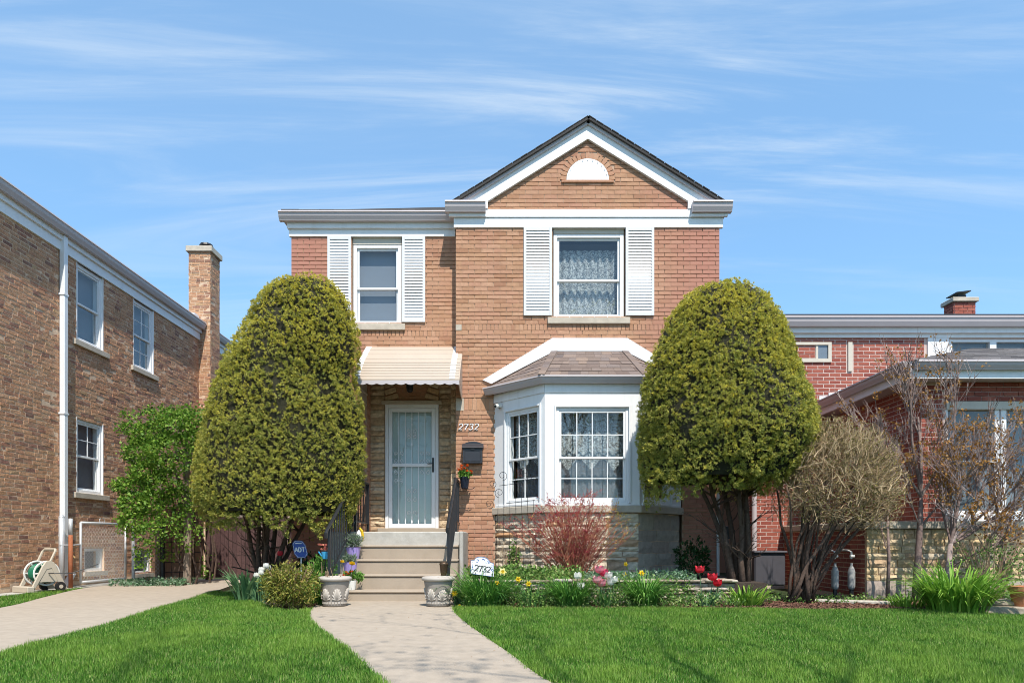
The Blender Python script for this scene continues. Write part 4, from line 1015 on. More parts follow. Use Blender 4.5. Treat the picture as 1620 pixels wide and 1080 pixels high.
# ------------------------------------------------------------------ the red brick house on the right
rh = thing('neighbour_house', 'low red brick house with white eaves and stone base at the right edge', 'house', (7, 12.5, 0))
YR = 12.5; FR2 = Fr((0, YR, 0))
RB = Bricks()
rw = [(5.02, 5.82, 4.155, 4.415), (7.98, 9.6, 3.9, 4.50)]
X0R = 4.34
wr = wall_boxes(MB(), FR2, X0R, 11, -.1, 4.6, rw[1:], .25).build('wall', M['mortar_pale'], rh)
RB.lay(wr, FR2, X0R, 7.58, .1, 4.53, [(4.60, 5.85, 4.08, 4.45), (6.12, 6.25, 3.9, 4.45), rw[1], (7.55, 8, 3.5, 4.6)], H=.0677, L=.21, J=.013, proud=.004, seed=41)
RB.lay(wr, FR2, 4.72, 5.55, 4.165, 4.40, [], H=.0677, L=.21, J=.013, proud=.004, seed=42)
m = MB()
m.fbox(FR2, 4.60, 5.84, -.02, .03, 4.40, 4.45); m.fbox(FR2, 4.60, 5.84, -.02, .03, 4.085, 4.15); m.fbox(FR2, 5.78, 5.84, -.02, .029, 4.15, 4.40); m.fbox(FR2, 4.60, 4.66, -.02, .029, 4.15, 4.40); m.build('stone_band', M['cream_wood'], rh)
MB().fbox(FR2, 6.145, 6.22, -.02, .03, 3.92, 4.45).build('stone_strip', M['cream_wood'], rh)
wn = MB(); wn.fbox(FR2, 5.56, 5.60, -.02, .014, 4.15, 4.40); wn.build('window', M['cream_wood'], rh); MB().fbox(FR2, 5.60, 5.78, .002, .006, 4.152, 4.398).build('pane', M['glass'], rh); MB().fbox(FR2, 5.60, 5.78, -.001, .0015, 4.152, 4.398).build('blind', M['blind'], rh)
MB().fbox(FR2, 7.60, 7.98, .002, .03, 3.6, 4.53).build('white_panel', M['white'], rh)
m = MB(); m.fbox(FR2, 7.98, 8.06, -.1, .0, 3.9, 4.50); m.fbox(FR2, 8.75, 8.87, -.1, 0, 3.9, 4.5); m.fbox(FR2, 9.5, 9.6, -.1, 0, 3.9, 4.5); m.fbox(FR2, 7.98, 9.6, -.1, -.002, 4.46, 4.5)
up = m.build('window', M['white'], rh)
for a, b in ((8.06, 8.75), (8.87, 9.5)): MB().fbox(FR2, a, b, -.06, -.055, 3.9, 4.46).build('pane', M['glass'], up); MB().fbox(FR2, a, b, -.2, -.19, 3.9, 4.46).build('blind', M['blind'], up)
m = MB(); m.fbox(FR2, X0R - .10, 11, .0, .04, 4.53, 4.60); m.build('cornice_board', M['white'], rh)
m = MB(); m.fbox(FR2, X0R - .2, 11, -.05, .10, 4.60, 4.70); m.build('soffit_board', M['white'], rh)
m = MB(); gutter(m, (X0R - .3, YR - .09, 4.86), (11.2, YR - .09, 4.86), (0, -1, 0), .165, .15); m.build('gutter', M['gutter'], rh)
rr0, rr1, ry0, ry1 = X0R - .3, 12.0, YR - .12, 22.0
MB().add([(rr0, ry0, 4.84), (rr1, ry0, 4.84), (rr1, ry1, 4.84), (rr0, ry1, 4.84), (rr0 + 1.9, ry0 + 2.6, 5.80), (rr1, ry0 + 2.6, 5.80), (rr1, ry1 - 3, 5.80), (rr0 + 1.9, ry1 - 3, 5.80)], [(0, 1, 5, 4), (1, 2, 6, 5), (2, 3, 7, 6), (3, 0, 4, 7), (4, 5, 6, 7), (3, 2, 1, 0)]).build('roof', M['shingle_dark'], rh)
m = MB(); m.box(10.36, 10.86, 16.0, 16.36, 5.0, 6.42)
rc = m.build('chimney', M['mortar_pale'], rh)
FCR, FCL = Fr((0, 16.0, 0)), Fr((10.36, 0, 0), (0, -1, 0), (-1, 0, 0))
RB.lay(rc, FCR, 10.36, 10.86, 5.4, 6.41, [], L=.21, seed=45); RB.lay(rc, FCL, -16.36, -16.0, 5.4, 6.41, [], L=.21, seed=46)
MB().box(10.30, 10.91, 15.94, 16.42, 6.42, 6.52).build('chimney_cap', M['limestone'], rh, bevel=.01)
MB().box(10.50, 10.70, 16.08, 16.28, 6.52, 6.62).build('flue_cap', M['iron'], rh); MB().obox((10.58, 16.18, 6.66), (.17, 0, .02), (0, .20, 0), (0, 0, .012)).build('flue_plate', M['iron'], rh)
# the front room
XS, YS = 5.87, 9.80
FS, FSL = Fr((0, YS, 0)), Fr((XS, 0, 0), (0, -1, 0), (-1, 0, 0))
fw = wall_boxes(MB(), FS, XS, 11, -.1, 3.12, [(6.21, 11, 1.19, 2.82)], .2)
fw.box(XS, XS + .25, YS + .2, YR, -.1, 3.12)
wf = fw.build('wall', M['mortar_pale'], rh)
RB.lay(wf, FS, XS, 6.21, 1.02, 3.05, [], H=.0677, L=.21, J=.013, proud=.004, seed=47); RB.lay(wf, FS, 6.21, 9.6, 2.82, 3.10, [], L=.21, seed=49)
RB.lay(wf, FSL, -YR, -YS, .1, 3.1, [], H=.0677, L=.21, J=.013, proud=.004, seed=48)
m = MB(); m.fbox(FS, 6.22, 9.6, -.12, .03, 2.70, 2.81); m.build('window_head', M['cream_wood'], rh)
m = MB()
for a, b in ((6.215, 6.26), (6.93, 7.0), (7.02, 7.10), (8.2, 8.3), (9.5, 9.6)): m.fbox(FS, a, b, -.12, .0, 1.19, 2.70)
m.fbox(FS, 6.26, 9.5, -.12, -.003, 1.19, 1.25); m.fbox(FS, 6.26, 6.93, -.11, -.01, 1.93, 1.97)
fwn = m.build('window', M['white'], rh, bevel=.004)
for a, b, c, d in ((6.26, 6.93, 1.25, 1.93), (6.26, 6.93, 1.97, 2.70), (7.10, 8.2, 1.25, 2.70), (8.3, 9.5, 1.25, 2.70)): MB().fbox(FS, a, b, -.07, -.065, c, d).build('pane', M['glass'], fwn)
MB().fbox(FS, 6.2, 9.6, -.45, -.44, 1.15, 2.75).build('blind', M['blind'], fwn)
MB().fbox(FS, 6.215, 9.6, .001, .07, 1.10, 1.188).build('window_sill', M['white'], rh)
ev = MB(); eo = XS - .36; gutter(ev, (eo + .06, YS - .32, 3.30), (11, YS - .32, 3.30), (0, -1, 0), .12, .12); gutter(ev, (eo + .02, YS - .36, 3.30), (eo + .02, YR, 3.30), (-1, 0, 0), .12, .12); ev.build('gutter', M['gutter'], rh)
m = MB(); m.box(eo + .06, 11, YS - .32, YS - .28, 3.07, 3.20); m.box(eo + .02, eo + .06, YS - .32, YR, 3.07, 3.20); m.build('fascia', M['white'], rh)
m = MB(); m.box(eo + .061, 11, YS - .279, YS - .001, 3.09, 3.11); m.box(eo + .061, XS - .001, YS, YR, 3.09, 3.11); m.build('soffit_board', M['gutter'], rh)
pit = .345
ax0, ay0 = eo, YS - .38
rf2 = MB(); h_ = 2.6
rf2.add([(ax0, ay0, 3.30), (11.5, ay0, 3.30), (11.5, ay0 + h_, 3.30 + pit * h_), (ax0 + h_, ay0 + h_, 3.30 + pit * h_), (ax0, YR - .01, 3.30), (ax0 + h_, YR - .01, 3.30 + pit * h_), (11.5, YR - .01, 3.3 + pit * h_)], [(0, 1, 2, 3), (0, 3, 5, 4), (3, 2, 6, 5)])
pr = rf2.build('porch_roof', M['shingle_grey'], rh)
shingle_facet(pr, (ax0, ay0, 3.31), (9.6, ay0, 3.31), (9.6, ay0 + h_, 3.31 + pit * h_), (ax0 + h_, ay0 + h_, 3.31 + pit * h_), 12, .34, M['shingle_grey'], 9)
st_ = MB()
for k in range(9):                             # stepped flashing where the low roof meets the taller wall
    x = 5.62 + k * .17; zt = 3.36 + (k + 1) * .17 * pit + .05; st_.fbox(FR2, x, x + .168, .012, .018, 3.28 + k * .17 * pit, zt)
st_.build('step_flashing', M['white_metal'], rh)
# its low stone wall in front
sb0 = 4.95; YB = 9.55
sbm = MB(); sbm.box(sb0 + .04, 9.8, YB + .04, YS - .003, -.1, .98); sbm.box(sb0 + .04, XS - .002, YS - .003, YR - .002, -.1, .98)
sb = sbm.build('stone_base', M['mortar_grey'], rh)
FSB = Fr((0, YB + .04, 0)); FSBL = Fr((sb0 + .04, 0, 0), (0, -1, 0), (-1, 0, 0))
stones(sb, FSB, sb0 + .02, 7.5, .26, .985, (.06, .11), (.14, .36), M['stone_gold'], .04, seed=50, holes=[])
stones(sb, FSB, sb0 + .02, 7.5, .0, .26, (.25, .26), (.4, .7), M['stone_grey'], .03, seed=51)
RB.lay(sb, FSBL, -YR + .02, -YB - .10, .02, .98, [], H=.0677, L=.21, J=.013, proud=.004, seed=50)
RB.finish(M['brick_red'], hidden=[(1000, 1300, 447, 800), (1210, 1425, 655, 930)])
m = MB(); m.box(sb0 - .02, 9.8, YB - .03, YS - .001, .987, 1.09); m.box(sb0 - .02, XS - .004, YS - .001, YR - .004, .988, 1.089); m.build('base_cap', M['limestone'], rh, bevel=.008)
m = MB(); m.tube([(4.40, 12.4, .1), (4.40, 12.4, 4.55)], .045, 10); m.build('downspout', M['gutter'], rh)

# background garages
gar = thing('garage', 'pale stucco garage glimpsed through the lattice behind the wooden gate', 'garage', (-6, 24, 0))
MB().box(-12, -3.4, 24, 30, -.1, 2.5).build('wall', M['garage'], gar); MB().add([(-12.3, 23.6, 2.45), (-3.1, 23.6, 2.45), (-3.1, 30.4, 2.45), (-12.3, 30.4, 2.45), (-7.6, 27, 3.5)], [(0, 1, 4), (1, 2, 4), (2, 3, 4), (3, 0, 4), (3, 2, 1, 0)]).build('roof', M['shingle_grey'], gar)
gar = thing('garage', 'brown garage wall in the gap between the tan house and the red house', 'garage', (6, 22, 0))
M['garage_brown'] = plain('brown_garage_wall', (.30, .17, .12), .85, .08, 2)
MB().box(4.5, 9, 19.0, 25, -.1, 2.6).build('wall', M['garage_brown'], gar); MB().add([(4.2, 18.7, 2.55), (9.3, 18.7, 2.55), (9.3, 25.3, 2.55), (4.2, 25.3, 2.55), (6.7, 22, 3.4)], [(0, 1, 4), (1, 2, 4), (2, 3, 4), (3, 0, 4), (3, 2, 1, 0)]).build('roof', M['shingle_dark'], gar)

# ------------------------------------------------------------------ wooden gate, lattice fence, arbor, chain link
YF = 14.3
wf_ = thing('wooden_gate', 'dark stained board gate at the end of the side drive', 'gate', (-5.9, YF, 0))
gx0, gx1 = PX(335, YF), PX(395, YF)
n = 9
for k in range(n):
    a = gx0 + (gx1 - gx0) * k / n; MB().box(a + .004, a + (gx1 - gx0) / n - .004, YF + rng.uniform(-.008, .004), YF + .022, .06, 1.32 + rng.uniform(-.01, .01)).build('board', M['wood_dark'], wf_)
MB().box(gx0, gx1, YF + .024, YF + .06, .25, .34).build('rail', M['wood_dark'], wf_); MB().box(gx0, gx1, YF + .024, YF + .06, 1.05, 1.14).build('rail', M['wood_dark'], wf_)
MB().box(gx0 - .12, gx0 - .02, YF - .03, YF + .07, 0, 1.9).build('post', M['wood_dark'], wf_); MB().box(gx1 + .02, gx1 + .11, YF - .03, YF + .07, 0, 1.75).build('post', M['wood_dark'], wf_)
MB().box(gx0 - .12, gx1 + .11, YF - .04, YF + .08, 1.5, 1.62).build('header', M['wood_dark'], wf_)
lf = thing('lattice_fence', 'dark wooden fence with lattice panels between the gate and the tan house', 'fence', (-4.9, YF, 0))
def lattice(x0, x1, z0, z1, p=.10, w_=.028):
    wdt, hgt = x1 - x0, z1 - z0
    for s in (1, -1):
        k = -hgt
        while k < wdt:
            ua, ub = max(0, k), min(wdt, k + hgt)
            if ub - ua > .02:
                za, zb = (ua - k), (ub - k)
                if s < 0: za, zb = hgt - za, hgt - zb
                A, B_ = Vector((x0 + ua, YF + (.0 if s > 0 else .009), z0 + za)), Vector((x0 + ub, YF + (.0 if s > 0 else .009), z0 + zb)); d = (B_ - A)
                MB().obox((A + B_) / 2, d / 2, (0, .004, 0), Vector((-d.z, 0, d.x)).normalized() * w_ / 2).build('lattice_slat', M['wood_dark'], lf)
            k += p
lx0, lx1, lx2 = gx1 + .12, PX(419, YF), PX(461, YF) + .5
lattice(lx0, lx1, .1, 1.75); lattice(lx1 + .07, lx2, 1.31, 1.75)
MB().box(lx1, lx1 + .07, YF - .03, YF + .05, 0, 1.8).build('post', M['wood_dark'], lf); MB().box(lx1 + .07, lx2, YF - .02, YF + .03, 1.22, 1.31).build('rail', M['wood_dark'], lf); MB().box(lx0, lx2, YF - .02, YF + .03, 1.75, 1.81).build('rail', M['wood_dark'], lf)
x = lx1 + .075
while x < lx2: MB().box(x, x + .092, YF + rng.uniform(-.006, .004), YF + .02, .05, 1.22).build('board', M['wood_dark'], lf); x += .10

ar = thing('arbor', 'weathered wooden arbor post and beams carrying the green vine', 'arbor', (-6.1, 12.7, 0))
px_ = PX(296, 12.7)
MB().tube([(px_, 12.7, 0), (px_ + .01, 12.7, 1.2), (px_ - .01, 12.7, 2.35)], [.075, .068, .062], 8).build('post', M['wood_grey'], ar)
MB().tube([(px_ - 1.0, 13.6, 0), (px_ - 1.0, 13.6, 2.35)], .06, 8).build('post', M['wood_grey'], ar)
MB().obox((px_ - .5, 12.95, 2.38), (.75, 0, 0), (0, .03, 0), (0, 0, .06)).build('beam', M['wood_grey'], ar); MB().obox((px_ - .1, 13.2, 2.46), (.03, 0, 0), (0, .7, 0), (0, 0, .05)).build('beam', M['wood_grey'], ar)
MB().tube([(px_ + .02, 12.72, 1.55), (px_ - .35, 12.8, 2.3)], .035, 6).build('brace', M['wood_grey'], ar)
MB().box(px_ - .85, px_ - .1, 13.55, 13.6, .1, 1.5).build('back_panel', M['garage_brown'], ar)
m = MB()
for k in range(6): m.tube([(px_ - .85 + k * .15, 13.53, .1), (px_ - .85 + k * .15, 13.53, 1.5)], .006, 4)
for k in range(7): m.tube([(px_ - .85, 13.52, .2 + k * .2), (px_ - .1, 13.52, .2 + k * .2)], .006, 4)
m.build('trellis_grid', M['iron'], ar)

def chain_link(mb, F, u0, u1, z0, z1, p=.07, r=.0016):
    w_, h_ = u1 - u0, z1 - z0
    for s in (1, -1):
        k = -h_
        while k < w_:
            a, b = max(0, k), min(w_, k + h_)
            if b - a > .01:
                za, zb = a - k, b - k
                if s < 0: za, zb = h_ - za, h_ - zb
                mb.tube([F.p(u0 + a, .003 * s, z0 + za), F.p(u0 + b, .003 * s, z0 + zb)], r, 3, False)
            k += p * 1.15
FGt = Fr((-7.53, 11.92, 0), (.09, 1.22, 0), (1, -.074, 0)); gl_ = 1.22
cg = thing('chain_link_gate', 'galvanised chain link gate standing open along the brown brick wall', 'gate', (-7.5, 12.5, 0))
m = MB(); m.tube([FGt.p(0, 0, .10), FGt.p(0, 0, 1.14)], .022, 8); m.tube([FGt.p(gl_, 0, .10), FGt.p(gl_, 0, 1.14)], .022, 8); m.tube([FGt.p(0, 0, 1.14), FGt.p(gl_, 0, 1.14)], .022, 8); m.tube([FGt.p(0, 0, .10), FGt.p(gl_, 0, .10)], .022, 8); m.build('gate_frame', M['galv'], cg, smooth=True)
m = MB(); chain_link(m, FGt, 0, gl_, .11, 1.13); m.build('wire_mesh', M['galv'], cg)
m = MB()
for s in (-1, 1): m.tube([FGt.p(.55 + s * (.02 + .05 * math.sin(q * .55)), 0, 1.16 + .05 * math.cos(q * .55) + .02) for q in range(10)], .006, 5)
m.build('finial', M['galv'], cg)
gpz = thing('gate_post', 'grey steel post beside the downspout with a rusty pipe clamped to it', 'post', (-7.55, 11.75, 0))
m = MB(); m.tube([(-7.62, 11.55, 0), (-7.62, 11.55, 1.22)], .045, 10); m.lathe((-7.62, 11.55, 1.22), [(.047, 0), (.035, .03), (0, .05)], 10); m.build('steel_post', M['galv'], gpz, smooth=True)
MB().tube([(-7.50, 11.60, 0), (-7.50, 11.60, .92)], .034, 10).build('rusty_pipe', M['rust'], gpz, smooth=True); MB().tube([(-7.50, 11.60, .92), (-7.50, 11.60, 1.2)], .034, 10).build('pipe_sleeve', M['galv'], gpz, smooth=True)
MB().tube([(-7.62, 11.50, .75), (-7.48, 11.66, .75), (-7.53, 11.9, .76)], .012, 6).build('hinge_arm', M['galv'], gpz)
cf = thing('chain_link_fence', 'chain link fence section with a dark post below the vine', 'fence', (-7.2, 13.4, 0))
FF2 = Fr((-7.38, 13.3, 0), (1, .08, 0), (.08, -1, 0))
m = MB(); chain_link(m, FF2, 0, .55, .10, 1.1); m.build('wire_mesh', M['galv'], cf); m = MB(); m.tube([FF2.p(0, 0, 0), FF2.p(0, 0, 1.2)], .03, 8); m.build('post', M['galv'], cf); m = MB(); m.tube([FF2.p(.55, 0, 0), FF2.p(.55, 0, 1.3)], .045, 8); m.build('post', M['iron'], cf); MB().tube([FF2.p(0, 0, 1.1), FF2.p(.55, 0, 1.1)], .016, 8).build('rail', M['galv'], cf)
tp_ = thing('garden_tap', 'brass hose tap on the wall beside the white downspout', 'tap', (-7.74, 11.98, .55))
m = MB(); m.tube([(-7.8, 11.98, .56), (-7.70, 11.98, .56), (-7.67, 11.98, .52)], .014, 8); m.build('spout', M['amber'], tp_); m = MB(); m.tube([(-7.71, 11.98, .56), (-7.71, 11.98, .61)], .006, 6); m.obox((-7.71, 11.98, .615), (.035, 0, 0), (0, .012, 0), (0, 0, .004)); m.build('handle', M['rust'], tp_)

# hose reel
hr = thing('hose_reel', 'beige hose reel cart with coiled green hose against the brown brick wall', 'hose reel', (PX(64, 10.75), 10.78, .0), rz=R(-28))
hr.location.z = .02; hr.scale = (.88, .88, .88)
def hb(mb, name, mat, par=hr, smooth=False, bevel=0): return mb.build(name, M[mat], par, smooth=smooth, bevel=bevel)
for s in (-1, 1):
    m = MB(); x = s * .20
    outer = [(-.30, .03), (-.235, .03), (-.03, .40), (.05, .42), (.22, .03), (.33, .03), (.30, .10), (.10, .52), (.04, .56), (-.04, .55), (-.10, .46)]
    m.prism([(x - .02, y, z) for y, z in outer], (.04, 0, 0)); hb(m, 'side_frame', 'plastic_beige', bevel=.008)
    m = MB(); m.prism([(x - .012, y, z) for y, z in [(-.14, .18), (.17, .18), (.06, .44), (-.03, .44)]], (.024, 0, 0)); hb(m, 'side_plate', 'plastic_beige')
    m = MB(); m.tube([(x * 1.13, .18, .09), (x * 1.13 + s * .05, .18, .09)], .085, 18); wh = hb(m, 'wheel', 'plastic_black'); m = MB(); m.tube([(x * 1.13 + s * .045, .18, .09), (x * 1.13 + s * .056, .18, .09)], .035, 14); m.build('rim', M['plastic_beige'], wh)
    m = MB(); ring = [(s * .155, .21 * math.cos(q * math.pi / 12), .33 + .21 * math.sin(q * math.pi / 12)) for q in range(25)]; m.tube(ring, .016, 6, False)
    for q in range(6): m.tube([(s * .155, .06 * math.cos(q * 1.047), .33 + .06 * math.sin(q * 1.047)), (s * .155, .21 * math.cos(q * 1.047), .33 + .21 * math.sin(q * 1.047))], .014, 5)
    hb(m, 'reel_flange', 'plastic_white')
m = MB(); m.tube([(-.16, 0, .33), (.16, 0, .33)], .09, 14); hb(m, 'drum', 'plastic_beige')
m = MB(); hp = []
for q in range(0, 24 * 18):
    an = q * 2 * math.pi / 18; lay = q // (18 * 8); x = -.13 + .26 * ((q / (18 * 8)) % 1.0); x = x if lay % 2 == 0 else -x; hp.append((x, (.105 + .026 * lay) * math.cos(an), .33 + (.105 + .026 * lay) * math.sin(an)))
m.tube(hp, .0135, 6); hb(m, 'hose', 'hose', smooth=True)
m = MB(); m.box(-.25, .25, -.36, -.24, .0, .11); hb(m, 'tray', 'plastic_beige', bevel=.012)
m = MB(); m.tube([(-.20, .02, .50), (-.20, .12, .72), (-.17, .14, .755), (.17, .14, .755), (.20, .12, .72), (.20, .02, .50)], .022, 6); hb(m, 'handle', 'plastic_beige')
m = MB(); m.tube([(-.235, .0, .34), (-.27, .0, .36), (-.27, .04, .46)], .016, 6); hb(m, 'crank', 'plastic_black')
m = MB(); m.tube([(.22, 0, .33), (.30, .05, .33), (.42, .3, .33), (.52, .7, .48)], .010, 6); hb(m, 'inlet_hose', 'plastic_black')

M['meter_grey'] = plain('meter_paint', (.36, .36, .35), .6, .12, 12)
# behind the right-hand yew: meters and a bin
for k, (px_, lab) in enumerate(((1321, 'left one of two small gas meters standing by the red wall'), (1347, 'right one of two small gas meters standing by the red wall'))):
    t_ = thing('gas_meter', lab, 'gas meter', (PX(px_, 9.75), 9.75, 0), 'gas meters by the red wall')
    x = PX(px_, 9.75); m = MB(); m.lathe((x, 9.75, .12), [(0, 0), (.04, .01), (.05, .05), (.05, .26), (.035, .31), (.018, .34), (.018, .38)], 14); m.build('body', M['meter_grey'], t_, smooth=True)
    m = MB(); m.tube([(x, 9.75, .56), (x, 9.75, .66), (x, 9.85, .68), (x, 10.2, .68)], .014, 6); m.tube([(x - .03, 9.73, .60), (x + .03, 9.73, .60)], .02, 8); m.build('pipe', M['plastic_white'], t_); MB().tube([(x, 9.75, 0), (x, 9.75, .13)], .03, 8).build('foot', M['iron'], t_)
M['cabinet'] = plain('dull_grey_cabinet', (.075, .072, .085), .6, .1, 8)
ub = thing('utility_box', 'grey metal utility box on the ground behind the yew trunks', 'utility box', (PX(1218, 11.0), 11.0, 0))
MB().box(PX(1194, 11), PX(1243, 11), 11.0, 11.4, .1, .62).build('cabinet', M['cabinet'], ub, bevel=.02); MB().box(PX(1192, 11), PX(1245, 11), 10.97, 11.42, .62, .66).build('lid', M['cabinet'], ub, bevel=.01)
eb = thing('electric_meter', 'dark round electric meter with conduit on the wall behind the yew', 'meter', (PX(1150, 10.9), 10.9, .8))
MB().tube([(PX(1153, 10.7), 10.9, .95), (PX(1153, 10.7), 10.70, .95)], .10, 16).build('dial', M['plastic_black'], eb); MB().tube([(PX(1153, 10.7) - .14, 10.8, .2), (PX(1153, 10.7) - .14, 10.8, 1.6)], .025, 8).build('conduit', M['galv'], eb)

# ------------------------------------------------------------------ planters, pots, signs, ornaments
def planter(px_, lab, d=8.42):
    x = PX(px_, d); t_ = thing('planter', lab, 'planter', (x, d, .012), 'stone coloured planters at the foot of the steps')
    o = (x, d, .012)
    m = MB(); m.lathe(o, [(.0, .004), (.135, .004), (.142, .02), (.142, .03), (.150, .12), (.172, .28), (.178, .315), (.165, .318), (.15, .30), (0.0, .30)], 40); m.build('body', M['resin'], t_, smooth=True)
    m = MB(); m.lathe(o, [(.176, .312), (.198, .318), (.207, .336), (.202, .355), (.186, .364), (.166, .358), (.160, .33)], 40); m.build('rim', M['resin_rim'], t_, smooth=True)
    m = MB(); m.lathe(o, [(.163, .325), (.10, .332), (0, .335)], 24); m.build('soil', M['soil'], t_)
    for a0 in (-2.05, -1.15, -.1, 1.0, 2.1, 3.1):                 # moulded shells round the body
        m = MB()
        def P(a, z): rr2 = .150 + (.172 - .150) * (z - .12) / .16 if z > .12 else .142 + .008 * (z - .03) / .09; return Vector((x + (rr2 + .004) * math.cos(a0 + a), d + (rr2 + .004) * math.sin(a0 + a), .012 + z))
        for k in range(9):
            q = math.pi * k / 8; m.tube([P(0, .075), P(.23 * math.cos(q), .075 + .02 + .10 * math.sin(q) * .5), P(.36 * math.cos(q), .10 + .125 * math.sin(q))], [.006, .010, .012], 5)
        m.build('shell', M['resin_rim'], t_, smooth=True)
    m = MB()
    for k in range(26): a = k * 2 * math.pi / 26; m.obox((x + .146 * math.cos(a), d + .146 * math.sin(a), .060), (-.013 * math.sin(a), .013 * math.cos(a), 0), (.005 * math.cos(a), .005 * math.sin(a), 0), (0, 0, .012))
    m.build('band', M['resin_rim'], t_); return t_
planter(529.5, 'stone coloured planter on the walk left of the steps with dry stalks'); planter(693.5, 'stone coloured planter on the walk right of the steps by the path light')
ds = thing('dry_stalks', 'few dry brown stalks sticking up from the left planter', 'dead plant', (PX(529, 8.42), 8.42, .345))
m = MB(); x = PX(529, 8.42)
for k in range(9): a, b = rng.uniform(-.09, .09), rng.uniform(-.08, .08); h = rng.uniform(.05, .22); m.tube([(x + a, 8.42 + b, .34), (x + a + rng.uniform(-.04, .04), 8.42 + b, .34 + h)], .003, 4)
m.build('stalk', M['twig_dry'], ds, 'stuff')
ds = thing('dead_leaves', 'withered leaves lying in the right planter', 'dead plant', (PX(690, 8.42), 8.36, .345))
m = MB()
for k in range(8): a = rng.uniform(0, 6.3); m.obox((PX(690, 8.42) + rng.uniform(-.07, .07), 8.36 + rng.uniform(-.06, .06), .352 + .01 * rng.random()), (.03 * math.cos(a), .03 * math.sin(a), .008), (-.012 * math.sin(a), .012 * math.cos(a), 0), (0, 0, .002))
m.build('leaf', M['brown_leaf'], ds)

sg = thing('yard_sign', 'blue octagonal security sign reading ADT on a stake in the flower bed', 'sign', (PX(476, 9.6), 9.6, 0))
sw_, sh_, sx_, sz_ = .075, .245, PX(476, 9.6), PZ(882, 9.6)
FSg = Fr((sx_, 9.6, sz_), (1, .25, 0), (.25, -1, 0)); tl = .12
oct_ = [(-.045, 0), (.06, 0), (.098, .05), (.075, .19), (.03, .245), (-.07, .245), (-.10, .20), (-.085, .06)]
MB().prism([FSg.p(a + tl * (-b) * .6, 0, b) for a, b in oct_][::-1], FSg.n * .012).build('panel', M['sign_blue'], sg)
m = MB()
for i in range(8):
    (a, b), (c, d) = oct_[i], oct_[(i + 1) % 8]; k = .90; f = lambda p, q: FSg.p((p + .0) * k - tl * q * .6, .0135, .0122 + q * k)
    m.tube([f(a, b), f(c, d)], .003, 4)
m.build('border', M['ceramic'], sg)
for i, ch in enumerate('ADT'): glyph(ch, FSg.at(-.075 + i * .046, .012, .085), 0, 0, .062, -.1, .11, .004, .0, False).build('letter', M['ceramic'], sg)
m = MB(); m.fbox(FSg, -.075, .01, .0125, .0145, .198, .212); m.build('stripe', M['ceramic'], sg); MB().box(sx_ - .01, sx_ + .01, 9.615, 9.625, 0, sz_ + .2).build('stake', M['galv'], sg)

pq = thing('address_plaque', 'white tile plaque with blue flowers reading 2732 leaning in the flower bed', 'address plaque', (PX(763, 8.79), 8.79, .27))
FP = Fr((PX(763, 8.79), 8.79, .375), (1, .10, 0), (.10, -1, 0)); tq = math.tan(R(-8))
def pp(a, n_, b): return FP.p(a, n_ - b * .12, b + a * tq)
oc = [(-.175, 0), (.175, 0), (.175, .205), (.12, .215)] + [(.115 * math.cos(math.pi * i / 8), .215 + .065 * math.sin(math.pi * i / 8)) for i in range(1, 8)] + [(-.12, .215), (-.175, .205)]
oc = [(a * .84, b * .84) for a, b in oc]
m = MB(); m.prism([pp(a, 0, b) for a, b in oc][::-1], FP.n * .014); m.build('tile', M['ceramic'], pq)
for i in range(len(oc)):
    pass
m = MB(); e = [pp(a, .016, b) for a, b in oc]; m.tube(e + [e[0]], .003, 4, False); m.build('blue_edge', M['ceramic_blue'], pq)
m = MB()
for k in range(30):
    if k < 16: a = rng.uniform(-.09, .09); b = .148 + rng.random() * .055 * (1 - (a / .12) ** 2) + .01
    else: a = rng.choice((-1, 1)) * rng.uniform(.118, .134); b = rng.uniform(.02, .155)
    c = pp(a, .0155, b); q = rng.uniform(0, 6); s_ = rng.uniform(.005, .009); m.obox(c, FP.u * s_, Vector((0, 0, s_ * .6)), FP.n * .0012)
m.build('blue_flower', M['ceramic_blue'], pq, 'stuff')
class TF(Fr):
    def p(s, u, n, z): return pp(u, .0145 + n, z)
for i, ch in enumerate('2732'): glyph(ch, TF((0, 0, 0)), -.100 + i * .052, .046, .074, .08, .085, .003).build('digit', M['ink'], pq)
for a in (-.1, .1): MB().tube([pp(a, -.01, .1), pp(a, -.02, -.2)], .006, 5).build('leg', M['iron'], pq)

# wire trellis with scrolls beside the bay
ty = thing('wire_trellis', 'thin black wire trellis with curling tips beside the bay', 'trellis', (PX(812, 9.75), 9.75, .27))
YT = 9.72
for k in range(7):
    xa = PX(783 + k * 11.5, YT); xb = PX(788 + k * 9.3, YT); zt = PZ([775, 745, 760, 740, 770, 752, 790][k], YT)
    MB().tube([(xa, YT, .25), (xb, YT + .0, PZ(800, YT)), (xb, YT, zt)], .003, 4).build('rod', M['iron'], ty)
for y_, a, b in ((793, 800, 846), (765, 790, 830), (835, 788, 846)): MB().tube([(PX(a, YT), YT - .006, PZ(y_ + 3, YT)), (PX(b, YT), YT - .006, PZ(y_ - 2, YT))], .004, 4).build('rod', M['iron'], ty)
for cx2, cy2, r_, s in ((795, 752, .07, 1), (830, 745, .07, -1), (845, 757, .05, -1), (779, 765, .06, 1), (790, 779, .07, -1), (774, 797, .07, 1)):
    pts = []
    for q in range(26):
        t2 = q / 25; rr2 = r_ * (1 - .75 * t2); an = 4.7 + s * t2 * 8.5; pts.append((PX(cx2, YT) + rr2 * math.cos(an), YT, PZ(cy2, YT) + rr2 * math.sin(an)))
    MB().tube(pts, .0034, 4).build('scroll', M['iron'], ty)
